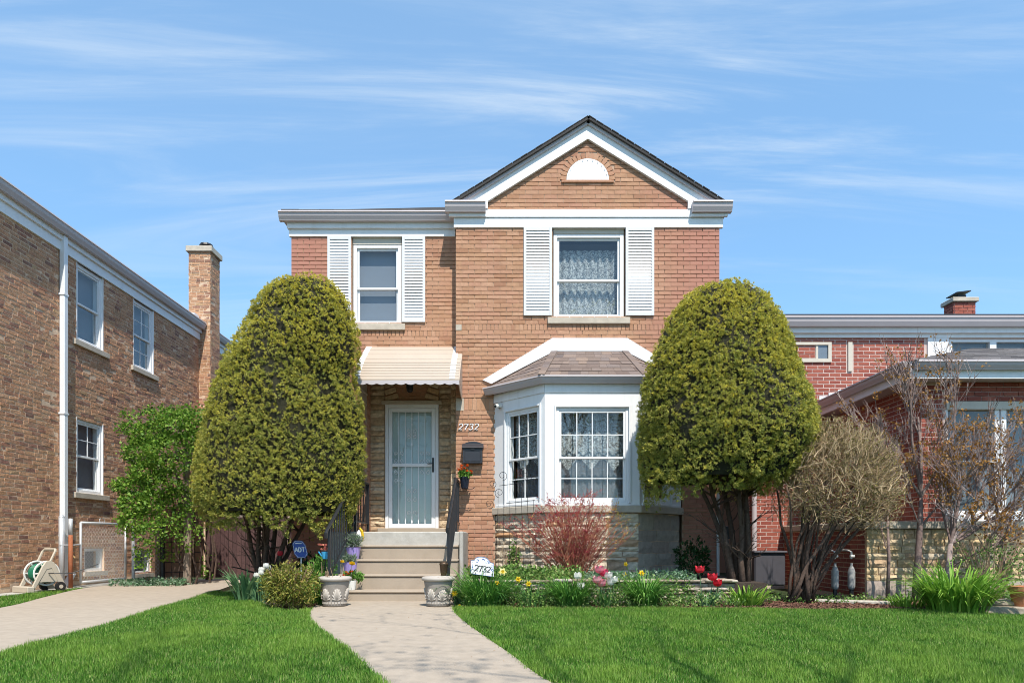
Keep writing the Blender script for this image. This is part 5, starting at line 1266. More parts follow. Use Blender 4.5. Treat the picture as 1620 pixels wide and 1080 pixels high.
# ------------------------------------------------------------------ plants
def quads_np(c, a, b):
    """Diamonds: centres c, half-axes a (length) and b (width)."""
    V = np.stack([c - a * .25, c + b, c + a, c - b], 1).reshape(-1, 3); n = len(c)
    return V, (np.arange(n)[:, None] * 4 + np.arange(4)[None])
def unit(v): return v / (np.linalg.norm(v, axis=-1, keepdims=True) + 1e-9)

def vnoise(p, seed):
    """Cheap smooth noise in 3D from a few sines."""
    r = np.random.default_rng(seed); s = np.zeros(len(p))
    for k in range(10):
        d = unit(r.normal(size=3)); f = r.uniform(.7, 1.3) * (1 + k * .45); s += np.sin(p @ d * f * 3.2 + r.uniform(0, 6.3)) / (1 + k * .3)
    return s / 3.0

# --- bare branching
def grow(mb, tips, p, d, L, r0, depth, rg, spread=.5, up=.12, seg=3, taper=.62, kids=(2, 3), lf=(.6, .92), k0=None, wob=.10):
    pts, rs = [p], [r0]; dd = d.normalized()
    for i in range(seg):
        dd = (dd + Vector((rg.gauss(0, wob), rg.gauss(0, wob), rg.gauss(0, wob * .8) + up * .3))).normalized(); p = p + dd * L / seg; pts.append(p); rs.append(r0 * (1 - (1 - taper) * (i + 1) / seg))
    mb.tube(pts, rs, 6 if r0 > .02 else (4 if r0 > .006 else 3), False)
    if depth <= 0: tips.append((p, dd)); return
    for k in range(rg.randint(*kids)):
        ax = Vector((rg.gauss(0, 1), rg.gauss(0, 1), rg.gauss(0, .6))); ax = (ax - dd * ax.dot(dd)).normalized()
        nd = (dd + ax * rg.uniform(.35, 1.0) * spread * 1.6 + Vector((0, 0, up))).normalized(); q = pts[rg.randint(max(1, seg - 1) if k0 is None else k0, seg)]
        grow(mb, tips, q, nd, L * rg.uniform(*lf), max(.0042, r0 * taper * rg.uniform(.6, .9)), depth - 1, rg, spread, up, seg, taper, kids, lf, k0, wob)
    if depth >= 2: tips.append((p, dd))
def yew(label, prof, D, base, ny, dz, seed, n, stems, deep=.92):
    """prof: (image height, left, right) rows of the clipped outline, turned into a crown of revolution with its own depth."""
    r = np.random.default_rng(seed)
    zz_ = np.array([PZ(y, D) for y, _, _ in prof])[::-1]; xl = np.array([PX(a, D) for _, a, _ in prof])[::-1]; xr = np.array([PX(b, D) for _, _, b in prof])[::-1]
    t = thing('yew_tree', label, 'tree', (base[0], base[1], 0))
    m = 6 * n; u = r.random(m); zs = zz_[0] + (zz_[-1] - zz_[0]) * u
    def ctr(z): return (np.interp(z, zz_, xl) + np.interp(z, zz_, xr)) / 2
    def rad(z): return (np.interp(z, zz_, xr) - np.interp(z, zz_, xl)) / 2
    keep = r.random(m) < (rad(zs) + .05) / (rad(zs).max() + .05); zs = zs[keep][:n]; th = r.random(len(zs)) * 2 * np.pi
    th = np.where((np.sin(th) > .3) & (r.random(len(zs)) < .6), -th, th)
    R_, c = rad(zs), ctr(zs)
    P = np.stack([c + R_ * np.cos(th), D + R_ * deep * np.sin(th), zs], 1)
    e = .05; slope = (rad(zs + e) - rad(zs - e)) / (2 * e)
    Nn = unit(np.stack([np.cos(th), np.sin(th) / deep, np.clip(-slope, -1.2, 4)], 1))
    top = zs > zz_[-1] - .06
    # tufts: lumps and hollows in the clipped surface
    lump = np.minimum(vnoise(P * 2.0, seed) * .034 + vnoise(P * 7.5, seed + 1) * .042, .03)
    low = np.clip((zz_[0] + .55 - zs) / .55, 0, 1)
    inn = np.where(r.random(len(zs)) < .25, -r.random(len(zs)) * .16, r.random(len(zs)) * .012)
    P = P + Nn * (lump + inn - .05)[:, None] + np.stack([0 * zs, 0 * zs, low * (vnoise(P * 2.5, seed + 2) * .22 - .02)], 1)
    gap = vnoise(P * 4.2, seed + 5) + low * .30 * vnoise(P * 3, seed + 6); keep = ((lump > -.10) | (r.random(len(zs)) < .35)) & ((gap > -.62) | (r.random(len(zs)) < .12)); P, Nn, zs = P[keep], Nn[keep], zs[keep]
    n2 = len(P); K = 20
    nn = np.repeat(unit(Nn + r.normal(size=Nn.shape) * .25), K, 0)
    d = unit(nn * .55 + np.array([0, -.02, .20]) + r.normal(size=(n2 * K, 3)) * .72)
    rs = np.repeat(r.uniform(.014, .032, n2), K)[:, None]
    cc = np.repeat(P + Nn * np.minimum(r.normal(size=n2) * .034, .016)[:, None], K, 0) + d * rs * r.uniform(.1, 1.0, n2 * K)[:, None]
    side = unit(np.cross(d, nn * .6 + np.array([0, -.15, .9]) + r.normal(size=(n2 * K, 3)) * .5))
    ln = r.uniform(.010, .021, n2 * K)[:, None]; wd = r.uniform(.0036, .0066, n2 * K)[:, None]
    V, Fq = quads_np(cc, d * ln, side * wd)
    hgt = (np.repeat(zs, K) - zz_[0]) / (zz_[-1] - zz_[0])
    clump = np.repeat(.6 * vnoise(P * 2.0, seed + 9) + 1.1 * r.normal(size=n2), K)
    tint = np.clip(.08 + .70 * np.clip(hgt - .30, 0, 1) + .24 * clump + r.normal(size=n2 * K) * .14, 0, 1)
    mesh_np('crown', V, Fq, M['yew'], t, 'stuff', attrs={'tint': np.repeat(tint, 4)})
    # inner twigs and old foliage
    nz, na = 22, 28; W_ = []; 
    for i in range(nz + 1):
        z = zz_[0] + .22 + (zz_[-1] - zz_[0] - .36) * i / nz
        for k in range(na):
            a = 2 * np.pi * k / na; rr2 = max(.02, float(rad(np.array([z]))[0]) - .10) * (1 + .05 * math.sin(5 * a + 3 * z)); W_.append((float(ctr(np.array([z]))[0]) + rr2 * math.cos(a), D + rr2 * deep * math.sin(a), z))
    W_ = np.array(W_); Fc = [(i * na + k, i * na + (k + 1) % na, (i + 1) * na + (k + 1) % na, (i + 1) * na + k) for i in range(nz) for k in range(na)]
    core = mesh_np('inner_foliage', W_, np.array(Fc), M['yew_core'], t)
    mb = MB(); rg = random.Random(seed)
    for k in range(stems):
        q = 2 * math.pi * k / stems + rg.random(); bx, by = base[0] + .10 * math.cos(q), base[1] + .10 * math.sin(q)
        zt = zz_[0] + rg.uniform(.5, 1.0); tx, ty_ = float(ctr(np.array([zt]))[0]) + rg.uniform(.2, .75) * math.cos(q), D + rg.uniform(.1, .5) * math.sin(q)
        pts = []
        for i in range(6):
            s = i / 5; pts.append((bx + (tx - bx) * s ** 1.3 + rg.uniform(-.03, .03), by + (ty_ - by) * s ** 1.3 + rg.uniform(-.03, .03), dz + (zt - dz) * s))
        mb.tube(pts, [.045 - .005 * i for i in range(6)], 7)
        for j in range(5): q2 = Vector(pts[rg.randint(1, 4)]); grow(mb, [], q2, Vector((rg.uniform(-1, 1), rg.uniform(-1, .2), rg.uniform(.2, .9))), rg.uniform(.25, .5), .014, 2, rg, .5, .05, 3, .5, (2, 3), (.5, .8), 1)
        for j in range(3):
            p = Vector(pts[3 + j % 2]); mb.tube([p, p + Vector((rg.uniform(-.35, .35), rg.uniform(-.4, .1), rg.uniform(.1, .35)))], [.018, .006], 4)
    mb.build('trunk', M['trunk'], t, smooth=True)
    return t
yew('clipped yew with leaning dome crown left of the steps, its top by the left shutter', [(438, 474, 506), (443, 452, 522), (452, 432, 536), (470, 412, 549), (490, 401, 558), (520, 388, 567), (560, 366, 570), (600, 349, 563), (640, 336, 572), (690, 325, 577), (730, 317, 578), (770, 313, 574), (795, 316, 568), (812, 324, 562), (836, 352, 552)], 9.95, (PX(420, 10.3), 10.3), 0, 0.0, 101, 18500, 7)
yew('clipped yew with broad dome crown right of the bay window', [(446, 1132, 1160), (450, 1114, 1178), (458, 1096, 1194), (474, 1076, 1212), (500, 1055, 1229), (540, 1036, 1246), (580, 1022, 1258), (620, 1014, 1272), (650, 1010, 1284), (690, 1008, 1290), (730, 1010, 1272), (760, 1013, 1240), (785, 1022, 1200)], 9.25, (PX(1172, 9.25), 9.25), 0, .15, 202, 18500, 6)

def leaf_cloud(name, t, mat, P, Nn, ln, wd, K, spread, seed, up=.2, dirj=.7, kind=None):
    r = np.random.default_rng(seed); P = np.asarray(P, float); Nn = np.asarray(Nn, float); n2 = len(P)
    cc = np.repeat(P, K, 0) + r.normal(size=(n2 * K, 3)) * spread; d = unit(np.repeat(Nn, K, 0) + np.array([0, 0, up]) + r.normal(size=(n2 * K, 3)) * dirj)
    side = unit(np.cross(d, r.normal(size=(n2 * K, 3)))); s = r.uniform(.7, 1.25, n2 * K)[:, None]
    V, Fq = quads_np(cc, d * ln * s, side * wd * s); return mesh_np(name, V, Fq, M[mat], t, kind)
def blob(r, c, rad, n, front=True, shell=.6):
    d = unit(r.normal(size=(n, 3)));
    if front: d[:, 1] = -np.abs(d[:, 1]) * np.where(r.random(n) < .8, 1, -1)
    q = shell + (1 - shell) * r.random(n); P = np.array(c) + d * np.array(rad) * q[:, None]; return P, d

# --- the vine on the arbor
vt = thing('vine', 'bright green leafy vine climbing over the wooden arbor', 'vine', (-6.0, 12.7, 0))
Pv, Nv = [], []
r = np.random.default_rng(5)
for x, y, rx, ry, d, n in ((285, 675, 42, 26, 12.5, 430), (240, 690, 34, 22, 12.6, 330), (215, 678, 28, 10, 12.6, 90), (225, 715, 30, 24, 12.5, 330), (275, 720, 48, 34, 12.4, 460), (310, 680, 28, 40, 12.5, 330), (235, 750, 30, 22, 12.4, 330), (212, 770, 30, 16, 12.4, 210), (262, 765, 36, 26, 12.4, 270), (215, 800, 26, 22, 12.3, 260), (240, 795, 22, 24, 12.3, 240), (285, 790, 30, 22, 12.6, 220), (195, 765, 20, 8, 12.4, 50), (212, 826, 26, 20, 12.2, 190), (238, 845, 24, 22, 12.2, 90), (262, 830, 22, 24, 12.3, 90), (300, 835, 20, 40, 12.6, 120), (228, 880, 16, 20, 12.3, 50), (205, 655, 18, 6, 12.7, 26), (262, 655, 36, 10, 12.6, 140), (270, 870, 22, 18, 13.0, 40), (330, 895, 12, 22, 13.4, 30)):
    s = d / FPX; P, dd = blob(r, (PX(x, d), d, PZ(y, d)), (rx * s, max(rx, ry) * s * .9, ry * s), n); Pv.append(P); Nv.append(dd)
leaf_cloud('foliage', vt, 'vine', np.concatenate(Pv), np.concatenate(Nv) * .5 + np.array([0, -.25, .0]), .038, .026, 3, .035, 6, .1, .6, 'stuff')
m = MB(); rg = random.Random(3)
for k in range(16):
    x = PX(rg.uniform(285, 320), 12.7); p = Vector((x, 12.7 + rg.uniform(-.1, .6), rg.uniform(.0, .4))); pts = [p]
    for j in range(6): p = p + Vector((rg.uniform(-.16, .10), rg.uniform(-.07, .05), rg.uniform(.25, .42))); pts.append(p)
    m.tube(pts, [.02, .018, .016, .013, .010, .007, .004], 5)
m.build('vine_stem', M['trunk'], vt)

def sapling(label, px_, d, z0, trunk, forks, seed, leaves, group=None, lf=(.52, .80)):
    x = PX(px_, d); t = thing('young_tree', label, 'tree', (x, d, z0), group); rg = random.Random(seed); mb = MB(); tips = []
    pts = [Vector((x + a, d + b, z0 + c)) for a, b, c, _ in trunk]; mb.tube(pts, [q[3] for q in trunk], 7)
    for i, dx, dy, dz, ln, rr in forks: grow(mb, tips, pts[i], Vector((dx, dy, dz)), ln * .95, rr, 4, rg, .38, .13, 4, .52, (3, 4), lf, 1, .05)
    mb.build('trunk', M['bark_pale'], t, smooth=True)
    tp = [tips[i] for i in range(len(tips)) if rg.random() < leaves * .7]
    if tp: leaf_cloud('foliage', t, 'brown_leaf', [p for p, _ in tp], [q for _, q in tp], .026, .014, 6, .022, seed, -.1, .9, 'stuff')
    return t
M['bark_pale'] = pieces('pale_bark', [(0, (.20, .14, .125)), (.6, (.27, .20, .18)), (1, (.36, .29, .27))], .9, 22, .35, .5, 50)
sapling('bare young tree with forked grey trunk before the brick pillar of the red house', 1452, 9.25, .0, ((-.03, 0, 0, .055), (0, 0, .5, .045), (.03, 0, 1.0, .038), (.045, 0, 1.42, .022)), ((3, -.22, -.1, 1, 1.05, .026), (3, .05, .1, 1, 1.15, .028), (3, .40, -.15, 1, 1.0, .022), (3, -.55, .1, .9, .8, .020), (2, -.5, -.2, 1, .6, .014), (2, .7, -.1, .8, .6, .016)), 14, .30)
sapling('bare young tree with withered orange leaves at the right edge before the white windows', 1497, 9.1, .0, ((0, 0, 0, .05), (.03, 0, .45, .042), (.06, 0, .78, .026)), ((2, 1.4, -.1, .7, 1.0, .024), (2, .10, 0, 1, .85, .026), (2, .55, -.1, .9, .9, .028), (2, -.22, .1, 1, .7, .020), (2, .95, 0, .75, .95, .024), (1, .9, -.2, .7, .7, .016), (2, .3, .2, 1, 1.0, .022)), 21, .75)
sapling('thin bare sapling between the straw bush and the grey forked tree', 1404, 9.3, .0, ((0, 0, 0, .026), (.02, 0, .6, .022), (.0, 0, 1.15, .012)), ((2, -.25, 0, 1, .8, .014), (2, .25, 0, 1, .8, .014), (1, -.3, .1, 1, .7, .010)), 9, .22)
sapling('low spreading young tree with few orange leaves cut by the right edge of the picture', 1585, 9.0, .0, ((0, 0, 0, .03), (.02, 0, .4, .026), (.02, 0, .8, .018)), ((2, -.7, -.1, .9, .8, .016), (2, -.15, 0, 1, .9, .018), (2, .4, .1, 1, .8, .016), (1, -.9, -.2, .8, .7, .012)), 33, .6)

# --- straw-coloured twiggy bush
tb = thing('twiggy_bush', 'straw coloured twiggy bush beside the right yew', 'bush', (PX(1262, 8.95), 8.95, .05))
rg = random.Random(8); D_ = 8.95; bc = Vector((PX(1322, D_), D_, PZ(765, D_))); ra = (PX(1430, D_) - PX(1216, D_)) / 2; rzb = PZ(655, D_) - bc.z
mb = MB()
root = Vector((PX(1262, D_), D_, .02)); ends = []
for k in range(20):
    q = rg.uniform(-1.3, 1.5); tgt = bc + Vector((math.sin(q) * ra * .78 + rg.uniform(-.15, .15), rg.uniform(-.45, .45), math.cos(q) * rzb * .30 - .18)); r_ = root + Vector((rg.uniform(-.22, .22), rg.uniform(-.12, .12), 0)); mid = r_.lerp(tgt, .5) + Vector((rg.uniform(-.25, .16), rg.uniform(-.1, .1), rg.uniform(-.16, .30)))
    pts = []
    for i in range(8):
        s = i / 7; pts.append(r_ * (1 - s) ** 2 + mid * 2 * s * (1 - s) + tgt * s * s + Vector((rg.uniform(-.02, .02), rg.uniform(-.02, .02), rg.uniform(-.02, .02))))
    w0 = rg.uniform(.016, .036); mb.tube(pts, [w0 * (1 - .09 * i) for i in range(8)], 6); ends.append(tgt)
mb.build('trunk', M['trunk'], tb, smooth=True)
mb = MB()
for k in range(3600):
    dd = Vector((rg.gauss(0, 1), rg.gauss(-.35, 1), rg.gauss(.25, 1))).normalized()
    if dd.z < -.75: continue
    sh = rg.uniform(.35, 1.0) ** .5; e = bc + Vector((dd.x * ra, dd.y * ra * .85, dd.z * rzb * (1.0 if dd.z > 0 else .95))) * sh
    if dd.z < -.45 and e.x < bc.x - .45: continue
    dr = (dd * .7 + Vector((.2, 0, .6)) + Vector((rg.gauss(0, .6), rg.gauss(0, .6), rg.gauss(0, .5)))).normalized(); l = rg.uniform(.10, .26); s0 = e - dr * l
    md = (s0 + e) / 2 + Vector((rg.gauss(0, .018), rg.gauss(0, .018), rg.gauss(0, .018))); w0 = rg.uniform(.0028, .0065); mb.tube([s0, md, e], [w0, w0 * .8, w0 * .35], 3, False)
mb.build('twigs', M['straw'], tb, 'stuff')
Pb, Nb = blob(np.random.default_rng(3), tuple(bc), (ra * .98, ra * .8, rzb * .98), 2300, True, .55); kk = Pb[:, 2] > bc.z - .5
leaf_cloud('foliage', tb, 'straw', Pb[kk], Nb[kk] * .3 + np.array([.1, 0, .6]), .030, .004, 3, .02, 4, .3, .6, 'stuff')
leaf_cloud('young_leaf', tb, 'nandina', Pb[kk][::2], Nb[kk][::2], .018, .006, 3, .02, 14, .2, .8, 'stuff')

# --- red barberry below the bay
bs = thing('red_twig_shrub', 'red stemmed shrub fanning out below the bay window', 'shrub', (PX(905, 9.35), 9.35, .27))
rg = random.Random(12); mb = MB(); tr_, tg_ = [], []
for k in range(190):
    q = rg.gauss(0, .48); q = max(-.86, min(.86, q)); L = rg.uniform(.74, 1.08) * (1.0 - .10 * abs(q)); b = Vector((PX(905, 9.35) + rg.gauss(0, .09), 9.35 + rg.gauss(0, .07), .24)); dy = rg.gauss(-.08, .22)
    pts = []
    for i in range(6):
        s = i / 5; pts.append(b + Vector((math.sin(q * (.65 + .45 * s)) * L * s, dy * s * L, math.cos(q * .9) * L * s * 1.08 + rg.uniform(-.01, .01))) + Vector((rg.uniform(-.012, .012), 0, 0)))
    w0 = rg.uniform(.0035, .0065); mb.tube(pts, [w0 * (1 - .12 * i) for i in range(6)], 4, False)
    for j in range(rg.randint(3, 7)):
        i = rg.randint(2, 5); p = pts[i]; d = Vector((rg.gauss(math.sin(q) * .5, .5), rg.gauss(0, .5), rg.uniform(.2, .9))).normalized(); e = p + d * rg.uniform(.06, .2); mb.tube([p, e], [.0026, .0014], 3, False)
        gold = e.x > PX(958, 9.35) or rg.random() < .06
        for s in (.3, .6, .85, 1.0): (tg_ if gold else tr_).append((p.lerp(e, s), d))
mb.build('stem', M['twig_red'], bs, 'stuff')
leaf_cloud('red_bud', bs, 'redtip', [p for p, _ in tr_], [d for _, d in tr_], .012, .0052, 4, .010, 5, .2, .8, 'stuff')
leaf_cloud('gold_bud', bs, 'goldtip', [p for p, _ in tg_], [d for _, d in tg_], .014, .007, 2, .014, 6, .2, .8, 'stuff')

# --- strap-leaved clumps, bulbs
def blades(mb, rg, c, n, L, wd, arch=.5, rad=.06, upright=.0, lean=(0, 0)):
    for k in range(n):
        q = rg.uniform(0, 2 * math.pi); rr2 = rad * math.sqrt(rg.random()); b = Vector((c[0] + rr2 * math.cos(q), c[1] + rr2 * math.sin(q), c[2])); l = L * rg.uniform(.6, 1.1); out = Vector((math.cos(q + rg.gauss(0, .4)), math.sin(q + rg.gauss(0, .4)), 0)) * 1.0
        tilt = rg.uniform(.05, .6) * (1 - upright); bend = arch * rg.uniform(.4, 1.5); pts, ws = [], []; p = b.copy(); an = tilt; w0 = wd * rg.uniform(.75, 1.2)
        for i in range(6):
            pts.append(p.copy()); s = i / 5; ws.append(w0 * (.55 + .9 * s - 1.4 * s * s) if s < 1 else 0.0008); p = p + (out * math.sin(an) + Vector((lean[0], lean[1], math.cos(an)))) * (l / 5); an += bend * .42 * (.5 + s)
        side = Vector((-out.y, out.x, rg.uniform(-.25, .25))).normalized(); mb.strip(pts, ws, side)
def clump(name, label, cat, px_, d, z, n, L, wd, mat, seed, rad=.09, arch=.8, upright=0.0, group=None):
    x = PX(px_, d); t = thing(name, label, cat, (x, d, z), group); mb = MB(); blades(mb, random.Random(seed), (x, d, z - .01), int(n * 2.0), L, wd * 1.15, arch, rad, upright); mb.build('leaf', M[mat], t, 'stuff'); return t
GD = 'green leaf clumps before the low stone wall'
clump('daylily', 'wide dark green daylily clump nearest the right planter, below the address plaque', 'plant', 768, 8.50, .0, 250, .58, .009, 'daylily', 51, .26, .85, group=GD)
clump('daylily', 'dark green daylily clump below the red stemmed shrub, left of the pink tulips', 'plant', 902, 8.45, .0, 190, .50, .009, 'daylily', 52, .18, .9, group=GD)
clump('daylily', 'rounded green daylily clump between the pink tulips and the red tulips', 'plant', 1021, 8.4, .0, 190, .52, .009, 'daylily', 53, .13, .95, group=GD)
clump('daylily', 'large bright green daylily clump at the lower right by the flat stones', 'plant', 1514, 7.75, .0, 250, .66, .015, 'daylily_bright', 54, .28, .95, .15)
clump('daylily', 'yellow green leaf clump on the mulch right of the red tulips', 'plant', 1178, 8.55, .0, 60, .32, .016, 'daylily_bright', 55, .2, .7)
clump('iris', 'grey green sword leaf clump at the left of the gold green shrub', 'plant', 394, 9.3, .0, 40, .56, .026, 'tulip_leaf', 56, .16, .55, .25)
clump('daylily', 'dark strap leaf clump between the gold green shrub and the left planter', 'plant', 500, 8.75, .0, 110, .42, .010, 'daylily', 57, .16, .85)
clump('daffodil_leaves', 'thin blue green daffodil leaves between the wide clump and the low wall', 'plant', 842, 8.45, .0, 40, .34, .007, 'tulip_leaf_green', 58, .16, .5, .3)
clump('tulip_leaves', 'short leaves below the bright clump on the right by the mulch', 'plant', 1436, 8.3, .0, 60, .26, .010, 'daylily_bright', 59, .2, .8)
clump('daffodil_leaves', 'grey green bulb leaves right behind the right planter', 'plant', 732, 8.62, .0, 40, .36, .013, 'tulip_leaf', 60, .10, .6, .2)

def cup(mb, c, r_, h, n=6, open_=.2, rg=rng, tilt=None):
    for k in range(n):
        q = 2 * math.pi * k / n + rg.uniform(-.1, .1); o = Vector((math.cos(q), math.sin(q), 0)); s = Vector((-o.y, o.x, 0)); c_ = Vector(c); rows = []
        for (rr2, zz2, ww) in ((.10, 0, .25), (.62, .12, .60), (.92, .36, .78), (.90 + open_ * .2, .66, .62), (.74 + open_ * .6, .88, .36), (.66 + open_, 1.0, .04)): rows.append((c_ + o * r_ * rr2 + Vector((0, 0, zz2 * h)), ww * r_))
        mb.strip([p for p, _ in rows], [w_ for _, w_ in rows], s)
def tulips(label, col, flowers, leaf, base, seed, cat='tulip', nleaf=14, group=None, open_=.25, size=.033):
    t = thing('tulip', label, cat, base, group); rg = random.Random(seed); st = MB(); fl = MB()
    for (px_, py_, d) in flowers:
        x, z = PX(px_, d), PZ(py_, d); top = Vector((x, d, z - size)); b = Vector((base[0] + (x - base[0]) * .55, d, base[2])); st.tube([b, b.lerp(top, .5) + Vector((0, 0, .0)), top], .0042, 5); m = MB(); cup(m, top, size * rg.uniform(.9, 1.1), size * 2.0, 6, open_, rg); m.build('flower', M[col], t)
    st.build('stem', M['tulip_leaf'], t)
    if nleaf: m = MB(); blades(m, rg, base, nleaf, .27, .020, .55, .09, .25); m.build('leaf', M[leaf], t, 'stuff')
    return t
tulips('tall pink striped tulips before the low wall, leaning left of the white ones', 'pet_pink', ((948, 900, 8.35), (945, 916, 8.3), (955, 905, 8.4), (951, 921, 8.33)), 'tulip_leaf_green', (PX(958, 8.35), 8.35, 0), 61, nleaf=30, size=.047, open_=.8)
tulips('white tulips touching the pink striped tulips', 'pet_white', ((962, 909, 8.38), (971, 916, 8.34), (966, 920, 8.36)), 'tulip_leaf_green', (PX(964, 8.38), 8.38, 0), 62, nleaf=8, size=.042, open_=.8)
tulips('lone white tulip pair between the dark clump and the pink tulips', 'pet_white', ((914, 910, 8.5), (919, 926, 8.4)), 'tulip_leaf', (PX(920, 8.45), 8.45, 0), 63, nleaf=8, size=.044, open_=.5)
tulips('three red tulips with broad leaves at the right end of the low wall', 'pet_red', ((1107, 900, 8.4), (1127, 912, 8.38), (1135, 921, 8.33)), 'tulip_leaf', (PX(1118, 8.38), 8.38, 0), 64, nleaf=34, size=.046, open_=.75)
tulips('white tulips beside the gold green shrub on the left', 'pet_white', ((421, 894, 9.0), (414, 900, 9.05), (413, 905, 8.95), (406, 909, 9.0), (424, 897, 9.05)), 'tulip_leaf', (PX(414, 9.0), 9.0, 0), 65, nleaf=8, size=.034)
tulips('single red tulip before the dark fence left of the blue sign', 'pet_red', ((443, 875, 9.7),), 'dark_leaf', (PX(443, 9.7), 9.7, 0), 66, nleaf=8, size=.036)
def daffodil(label, px_, py_, d, base_x, z0, col, seed, face=(0, -1, .25), size=.036, group='daffodils in the flower bed'):
    rg = random.Random(seed); x, z = PX(px_, d), PZ(py_, d); xb = PX(base_x, d); t = thing('daffodil', label, 'daffodil', (xb, d, z0), group); f = Vector(face).normalized(); c = Vector((x, d, z))
    MB().tube([(xb, d, z0), ((x + xb) / 2, d, (z + z0) / 2 + .02), c - f * .02 - Vector((0, 0, .015)), c - f * .008], .0036, 5).build('stem', M['tulip_leaf_green'], t)
    a = f.cross(Vector((0, 0, 1))).normalized(); b = a.cross(f)
    m = MB()
    for k in range(6):
        q = math.pi * k / 3 + rg.uniform(-.1, .1); o = a * math.cos(q) + b * math.sin(q); s = f.cross(o); m.strip([c, c + o * size * .55 + f * .006, c + o * size * 1.05 - f * .002], [size * .2, size * .34, .001], s)
    m.build('petal', M[col], t); m = MB(); n = 10; ring = []
    for j, (rr2, hh) in enumerate(((.16, 0), (.26, .4), (.40, .62))):
        for k in range(n): q = 2 * math.pi * k / n; m.v.append(tuple(c + (a * math.cos(q) + b * math.sin(q)) * size * rr2 + f * size * hh))
    for j in range(2):
        for k in range(n): m.f.append((j * n + k, j * n + (k + 1) % n, (j + 1) * n + (k + 1) % n, (j + 1) * n + k))
    m.build('trumpet', M['pet_yellow'], t, smooth=True); return t
daffodil('large pale yellow daffodil just right of the address plaque', 795, 904, 8.55, 792, 0, 'pet_pale', 71, (.1, -1, .15), .052)
daffodil('small yellow daffodil low in the wide clump below the plaque', 786, 922, 8.35, 782, 0, 'pet_yellow', 72, (.2, -1, -.1), .034)
daffodil('golden daffodil right of the pale one, left of a matching flower', 820, 916, 8.45, 826, 0, 'pet_yellow', 73, (-.3, -1, .1), .042)
daffodil('golden daffodil hanging over the low wall nearest its gap of stones', 836, 923, 8.40, 838, 0, 'pet_yellow', 74, (.3, -1, -.2), .042)
daffodil('tall yellow daffodil on a bent stalk before the shaded bay stone', 990, 892, 8.9, 999, .27, 'pet_yellow', 75, (-.8, -1, -.1), .032)
daffodil('yellow daffodil behind the white tulips below the bent stalk', 988, 908, 8.9, 990, .27, 'pet_yellow', 76, (0, -1, 0), .034)
daffodil('yellow daffodil above the rounded green clump', 1015, 906, 8.8, 1016, .2, 'pet_yellow', 77, (.2, -1, .2), .042)
daffodil('yellow flower low beside the right planter', 719, 938, 8.35, 720, 0, 'pet_yellow', 78, (.1, -1, .2), .040)
daffodil('tiny yellow flower on the mulch at the foot of the right planter', 727, 957, 8.25, 727, 0, 'pet_yellow', 79, (0, -.6, 1), .022)

def leafy(name, label, cat, px_, d, z, rx, ry, rz2, n, mat, ln, wd, seed, K=4, stem=None, up=.2, group=None, shell=.4):
    x = PX(px_, d); t = thing(name, label, cat, (x, d, z), group); r = np.random.default_rng(seed); P, dd = blob(r, (x, d, z + rz2 * .9), (rx, ry, rz2), n, True, shell); k = P[:, 2] > z; leaf_cloud('foliage', t, mat, P[k], dd[k], ln, wd, K, .02, seed, up, .7, 'stuff')
    rg = random.Random(seed); m = MB()
    for i in range(stem or 10): q = rg.uniform(0, 6.3); m.tube([(x + .25 * rx * math.cos(q), d + .25 * ry * math.sin(q), z - .01), (x + .5 * rx * math.cos(q), d + .5 * ry * math.sin(q), z + rz2), (x + .75 * rx * math.cos(q), d + .7 * ry * math.sin(q), z + rz2 * 1.6)], [.006, .005, .003], 4, False)
    m.build('stem', M['twig_dry'], t, 'stuff'); return t
leafy('small_shrub', 'gold green narrow leaved shrub at the edge of the left lawn', 'shrub', 460, 8.25, .0, .37, .32, .30, 760, 'nandina', .042, .008, 81, 5, 26, -.25)
leafy('perennial', 'light green leafy perennial behind the left planter', 'plant', 508, 9.1, .0, .22, .2, .34, 330, 'perennial', .036, .016, 82, 4)
leafy('dark_shrub', 'dark evergreen shrub in the shade left of the railing', 'shrub', 497, 10.3, .0, .28, .25, .34, 260, 'dark_leaf', .05, .014, 83, 5)
leafy('dark_shrub', 'dark leafy plant below the single red tulip', 'plant', 438, 9.75, .0, .34, .22, .16, 200, 'dark_leaf', .04, .016, 84, 4)
leafy('dark_shrub', 'dark shrub in the shade below the right cant of the bay', 'shrub', 1094, 9.9, .27, .26, .22, .32, 230, 'dark_leaf', .04, .016, 85, 4)
leafy('vine_shoot', 'upright green climber at the left foot of the bay stone', 'plant', 814, 9.85, .27, .10, .08, .28, 120, 'cover', .028, .014, 86, 4)
leafy('loose_shrub', 'loose green shrub before the golden stone wall at the right', 'shrub', 1566, 8.9, .0, .56, .34, .50, 420, 'cover', .028, .012, 87, 3, 90)
dk = thing('dry_stalks', 'dry brown stalks standing behind the address plaque', 'dead plant', (PX(780, 9.5), 9.5, .27)); m = MB(); rg = random.Random(4)
for k in range(46): x = PX(rg.uniform(745, 806), 9.5); h = rg.uniform(.18, .55); m.tube([(x, 9.5 + rg.uniform(-.2, .2), .26), (x + rg.uniform(-.03, .03), 9.5, .26 + h * .6), (x + rg.uniform(-.09, .09), 9.5, .26 + h)], [.004, .003, .002], 4, False)
m.build('stalk', M['twig_dry'], dk, 'stuff')

def inside(P, poly):
    x, y = P[:, 0], P[:, 1]; c = np.zeros(len(P), bool); n = len(poly)
    for i in range(n):
        (x0, y0), (x1, y1) = poly[i], poly[i - 1]
        if y0 == y1: continue
        c ^= ((y0 > y) != (y1 > y)) & (x < (x1 - x0) * (y - y0) / (y1 - y0) + x0)
    return c
inside_ = inside
